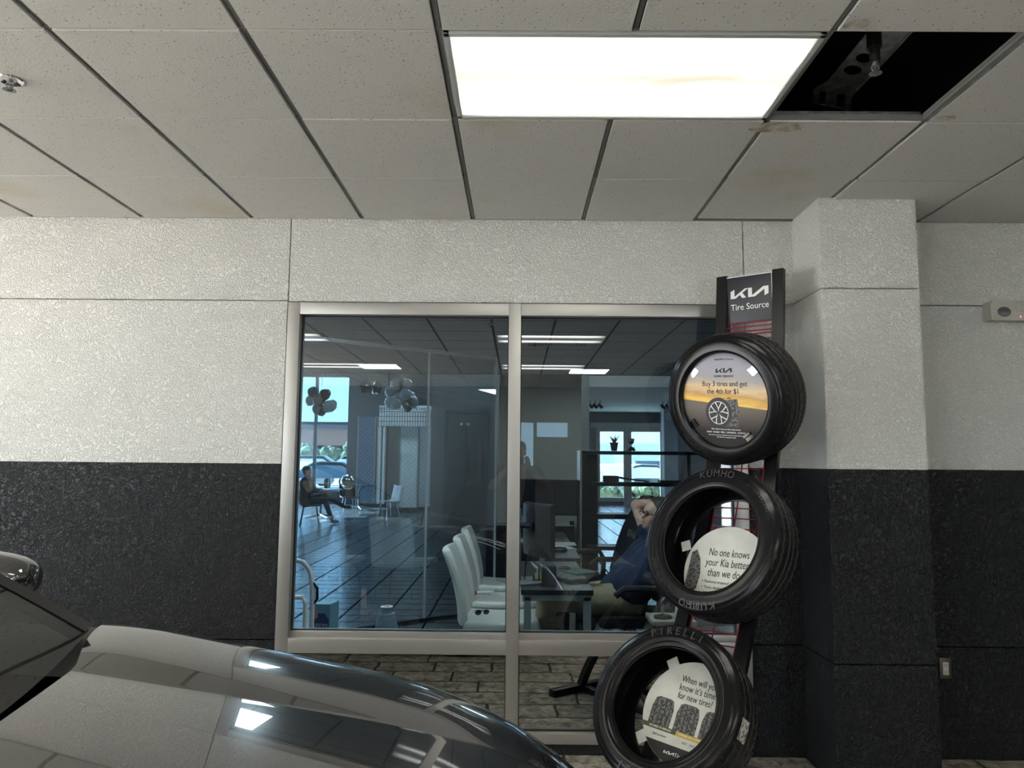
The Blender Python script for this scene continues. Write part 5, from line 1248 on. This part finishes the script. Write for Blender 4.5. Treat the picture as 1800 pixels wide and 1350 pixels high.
# balloons
def balloons(px, py, D, seed, n, R, label, mats):
    c = at(px, py, D); t = thing('balloon_cluster', label, 'balloons', c); rn = random.Random(seed)
    f = MB(); f.tube([(0, 0, R), (0, 0, HZ-c.z-.02 if D > OE else 2.84-c.z)], .006, 5); f.build('string', M_WHITE, t)
    for k in range(n):
        u = rn.uniform(-1, 1); a = k*2.4; s = math.sqrt(1-u*u); r_ = R*rn.uniform(.34, .42)
        f = MB(); f.lathe([(.0004, r_)]+[(r_*math.sin(q_)*1.0, r_*math.cos(q_)*(1 if q_ < PI/2 else 1.18)) for q_ in [PI*j/14 for j in range(1, 14)]]+[(.02*r_, -1.22*r_), (.12*r_, -1.32*r_)], 20, Matrix.Translation((R*s*math.cos(a)*.95, R*s*math.sin(a)*.6, R*u*.85)) @ Matrix.Rotation(rn.uniform(-.6, .6), 4, 'Y'))
        f.build('balloon', mats[k % len(mats)], t, 60)
    return t
M_BW = mat('white_latex', (.55, .58, .60), .25); M_BG = mat('grey_latex', (.10, .11, .12), .2); M_BK = mat('black_latex', (.02, .02, .022), .15)
balloons(565, 702, 19, 3, 16, .33, 'cluster of grey and white balloons hanging against the far window', [M_BG, M_BW, M_BK, mat('mid_grey_latex', (.26, .28, .29), .2)])
balloons(705, 694, 19, 8, 15, .36, 'cluster of mostly white balloons hanging above the planner board', [M_BW, M_BW, M_BG])
def star(px, py, D, label, rz):
    c = at(px, py, D); t = thing('star_balloon', label, 'balloon', c, rz)
    b = bmesh.new(); pts = []
    for k in range(10): a = PI/2+PI*k/5; r_ = .32 if k % 2 == 0 else .17; pts.append((r_*math.cos(a), r_*math.sin(a)))
    V = [b.verts.new((x, 0, z)) for x, z in pts]; F_ = b.verts.new((0, -.12, 0)); K_ = b.verts.new((0, .12, 0))
    for k in range(10): b.faces.new((V[k], V[(k+1) % 10], F_)); b.faces.new((V[(k+1) % 10], V[k], K_))
    f = MB(); f.merge(b); o = f.build('foil_star', mat('black_foil_'+str(px), (.22, .23, .25), .10, 1.0), t, 70); s = o.modifiers.new('s', 'SUBSURF'); s.levels = 2; s.render_levels = 2
    f = MB(); f.tube([(0, 0, .28), (0, 0, HZ-c.z)], .005, 5); f.build('string', M_WHITE, t)
star(645, 680, 18.5, 'shiny black star balloon left of the slate pier', .4); star(662, 682, 19, 'shiny black star balloon right behind its twin', -.5)

# ------------------------------------------------------------------ outside
M_LOT = mat('pale_parking_lot', (.50, .49, .46), .9); noise_var(M_LOT, (.44, .43, .40), (.56, .55, .52), 3, 4)
w = MB(); w.box(-70, 70, FD+.3, 140, -.2, -.05); w.box(-70, -6.8, -40, FD+.3, -.2, -.05); w.box(-70, 70, -40, -5.4, -.2, -.05); w.box(-9, -6.8, -6, FD, -.19, -.06); struct('ground', w, M_LOT)
M_LEAF = mat('hedge_leaves', (.10, .16, .06), .7); noise_var(M_LEAF, (.03, .045, .025), (.16, .19, .10), 3, 6)
def foliage(x, y, r, h, z0, seed, name, label, cat, grp, sc=(1, 1, 1), trunk=0):
    rn = random.Random(seed); t = thing(name, label, cat, (x, y, -.05), rn.uniform(0, 6), grp)
    f = MB()
    for k in range(14):
        a = rn.uniform(0, 6.28); rr = r*rn.uniform(0, .7); f.ball((rr*math.cos(a)*sc[0], rr*math.sin(a)*sc[1], z0+rn.uniform(.25, .85)*h), r*rn.uniform(.25, .45), n=2)
    for v in f.bm.verts: v.co += noise.noise_vector(v.co*2.2)*r*.16
    f.build('crown', M_LEAF, t, 0)
    if trunk: f = MB(); f.tube([(0, 0, 0), (.1, 0, z0+h*.5)], [.16, .08], 8); f.build('trunk', mat('bark', (.10, .08, .06), .9), t)
for k in range(11): foliage(-27+k*5.4+random.uniform(-.5, .5), 78+random.uniform(-2, 2), 2.0, 2.4, .9, k, 'tree', 'leafy tree beyond the parking lot', 'tree', 'trees beyond the parking lot', trunk=1)
f = MB(); rn = random.Random(40)
for k in range(60): f.ball((X(1050, 29.5)+.055*k, 29.6+rn.uniform(-.25, .25), rn.uniform(.1, .5)), rn.uniform(.16, .26), n=2)
for v_ in f.bm.verts: v_.co += noise.noise_vector(v_.co*6)*.06
tag(f.build('hedge', M_LEAF, None, 0), 'low clipped hedge outside the glass doors', 'hedge')
for k in range(5): foliage(X(545, 50)+2.3*k, 56, 1.0, 2.6, .2, 60+k, 'shrub', 'flowering shrub behind the parked white trucks', 'shrub', 'shrubs behind the white trucks', trunk=1)
def ext_car(loc, rz, m, label, L=4.6, H=1.5, kind='sedan', grp='cars on the parking lot'):
    t = thing('parked_car', label, 'car', loc, rz, grp); s = H/1.5
    prof = {'sedan': [(-2.25, .30), (-2.28, .75), (-2.1, .93), (-1.65, .98), (-1.0, 1.42), (-.6, 1.49), (.25, 1.47), (.95, 1.02), (1.9, .86), (2.25, .68), (2.28, .30)],
            'suv': [(-2.25, .35), (-2.3, .8), (-2.25, 1.05), (-2.0, 1.42), (-1.7, 1.5), (.2, 1.5), (.9, 1.08), (1.95, .98), (2.25, .8), (2.28, .35)]}[kind]
    rows = []
    for yy in (-.90, -.86, -.66, 0, .66, .86, .90):
        row = []
        for x, z in prof:
            lim = .95*s; z_ = z*s
            if abs(yy) >= .86 and z_ > lim: z_ = lim+.0*(z_-lim)
            row.append(Vector((x*L/4.56, yy, z_ if abs(yy) < .9 else min(z_, .8*s))))
        rows.append(row)
    f = MB(); f.loft(rows); f.build('body', m, t, 30)
    for sd in (-1, 1):
        f = MB(); gl = [(x*L/4.56*.97, z*s-.03) for x, z in prof if z*s > .93*s]
        f.prism(gl+[(gl[-1][0], .96*s), (gl[0][0], .96*s)], sd*.70, sd*.715, Matrix.Rotation(PI/2, 4, 'X')); f.build('side_window', M_GLOSSBLACK, t, 0)
    xs9 = [p for p in prof if p[1]*s > .9*s]; (xa, za), (xb, zb) = prof[-4], prof[-5]
    f = MB(); f.quad(Vector((xa*L/4.56, -.64, za*s+.012)), Vector((xa*L/4.56, .64, za*s+.012)), Vector((xb*L/4.56, .60, zb*s+.012)), Vector((xb*L/4.56, -.60, zb*s+.012))); f.build('windscreen', M_GLOSSBLACK, t, 0)
    for x in (-1.4, 1.4):
        for sd in (-1, 1): f = MB(); f.lathe([(.0004, -.09), (.33, -.09), (.34, 0), (.33, .09), (.2, .1), (.18, .06), (.0004, .06)], 24, Matrix.Translation((x*L/4.56, sd*.83, .34)) @ Matrix.Rotation(-sd*PI/2, 4, 'X')); f.build('wheel', M_RUBBER, t)
    return t
cw = mat('white_car_paint', (.62, .64, .65), .2, coat=.5); cb = mat('blue_grey_car_paint', (.10, .17, .22), .2, coat=.5); cd = mat('dark_car_paint', (.03, .04, .05), .2, coat=.5); cs = mat('silver_car_paint', (.35, .38, .40), .25, .3, coat=.5)
ext_car((X(592, 32), 32, -.05), PI*.06, cb, 'blue-grey car closest outside the left far window')
ext_car((X(556, 42), 43, -.05), 0.1, cw, 'white sport utility car behind the blue-grey one', 4.8, 1.8, 'suv')
ext_car((X(602, 44), 46, -.05), PI, cw, 'white pickup-like sport utility car at the right of the left window', 4.8, 1.8, 'suv')
ext_car((X(530, 37), 37.5, -.05), PI*.5, cw, 'white car cut by the left edge of the far window')
ext_car((X(1068, 33), 33.4, -.05), PI*.5, cs, 'pale silver car just behind the hedge, left of the door mullion')
ext_car((X(1136, 38), 38, -.05), PI*.1, cw, 'white sedan just behind the hedge, right of the door mullion')
ext_car((X(1134, 44), 45, -.05), PI*.5, cd, 'dark sport utility car in the second row, showing its tail', 4.6, 1.75, 'suv')
ext_car((X(1062, 44), 44, -.05), PI*.55, cd, 'dark car in the second row at the left of the glass doors')
ext_car((X(1092, 50), 51.5, -.05), PI*.5, cb, 'blue-grey car in the second row behind the potted plant')
ext_car((X(1112, 52), 58, -.05), PI*.5, cw, 'small white car in the rear row by the garage')
ext_car((X(1172, 52), 54, -.05), PI*.5, cw, 'white van-like car in the rear row by the garage', 4.6, 1.8, 'suv')
t = thing('garage_building', 'long pale garage building with roll-up doors beyond the parking lot', 'building', (0, 0, 0))
f = MB(); f.box(4, 26, 64, 72, -.05, 4.2); f.build('wall', mat('pale_stucco', (.55, .58, .60), .8), t, 0)
f = MB(); f.box(3.7, 26.3, 63.7, 72.3, 4.2, 4.7); f.build('roof', mat('pale_roof', (.6, .62, .62), .7), t, 0)
gm = mat('roll_door', (.36, .42, .46), .6)
for k in range(5):
    f = MB(); x = 5.0+k*4.1
    for j in range(10): f.box(x, x+3.2, 63.9, 63.97+.02*(j % 2), j*.3, j*.3+.29)
    f.build('roll_up_door', gm, t, 0)
t = thing('shop_building', 'low reddish building far behind the white trucks', 'building', (0, 0, 0))
f = MB(); f.box(-26, -8, 90, 98, -.05, 5.2); f.build('wall', mat('brick_red_render', (.30, .15, .12), .8), t, 0); f = MB(); f.box(-26.4, -7.6, 89.6, 98.4, 5.2, 5.8); f.build('roof', M_INGREY, t, 0)
f = MB()
for k in range(6): f.box(-25+k*2.9, -23+k*2.9, 89.93, 90.0, .8, 3.2)
f.build('windows', M_GLOSSBLACK, t, 0)

# ------------------------------------------------------------------ the photographer, seen only mirrored in the glass
ph_ = thing('person', 'photographer standing in dark clothes holding up a phone, mirrored by the window mullion', 'person', (0.02, -.42, 0))
bd = MB(); P, Mh = head_parts(bd, Vector((0, 0, 1.60)), Vector((0, 1, -.05)), Vector((0, 0, 1)), 1.0)
bd.capsule((0, -.01, 1.42), (0, 0, 1.56), .058, .055)
for s in (-1, 1):
    bd.capsule((s*.19, 0, 1.40), (s*.30, .12, 1.22), .05, .042); bd.capsule((s*.30, .12, 1.22), (s*.11, .30, 1.44), .042, .028)
    hand(bd, Vector((s*.11, .30, 1.44)), Vector((-s*.2, .25, .9)), Vector((0, -1, .2)) , .9, .3, -1)
    bd.capsule((s*.10, 0, .5), (s*.11, 0, .08), .05, .04)
bd.capsule((0, 0, .95), (0, 0, 1.4), .12, .12); skin_obj(bd, 'body', M_SKIN, ph_, .012); head_extras(ph_, P, Mh, 1.0, M_HAIR)
sb = MB(); sb.capsule((-.11, 0, 1.38), (-.06, 0, .95), .085, .13); sb.capsule((.11, 0, 1.38), (.06, 0, .95), .085, .13)
for s in (-1, 1): sb.capsule((s*.19, 0, 1.40), (s*.25, .06, 1.31), .068, .06)
skin_obj(sb, 'shirt', M_DARKCLOTH, ph_, .014)
sb = MB()
for s in (-1, 1): sb.capsule((s*.08, 0, .93), (s*.10, .01, .50), .12, .08); sb.capsule((s*.10, .01, .50), (s*.11, 0, .12), .075, .06)
skin_obj(sb, 'trousers', M_DARKCLOTH, ph_, .014)
for s in (-1, 1): f = MB(); f.ball((s*.11, .06, .045), .055, (.85, 2.3, .8), 2); f.build('shoe', M_GLOSSBLACK, ph_)
f = MB(); f.box(-.075, .075, -.045, -.037, 1.47, 1.545, bev=.003); o = f.build('smartphone', M_GLOSSBLACK, None); tag(o, 'smartphone held up sideways by the photographer', 'phone')
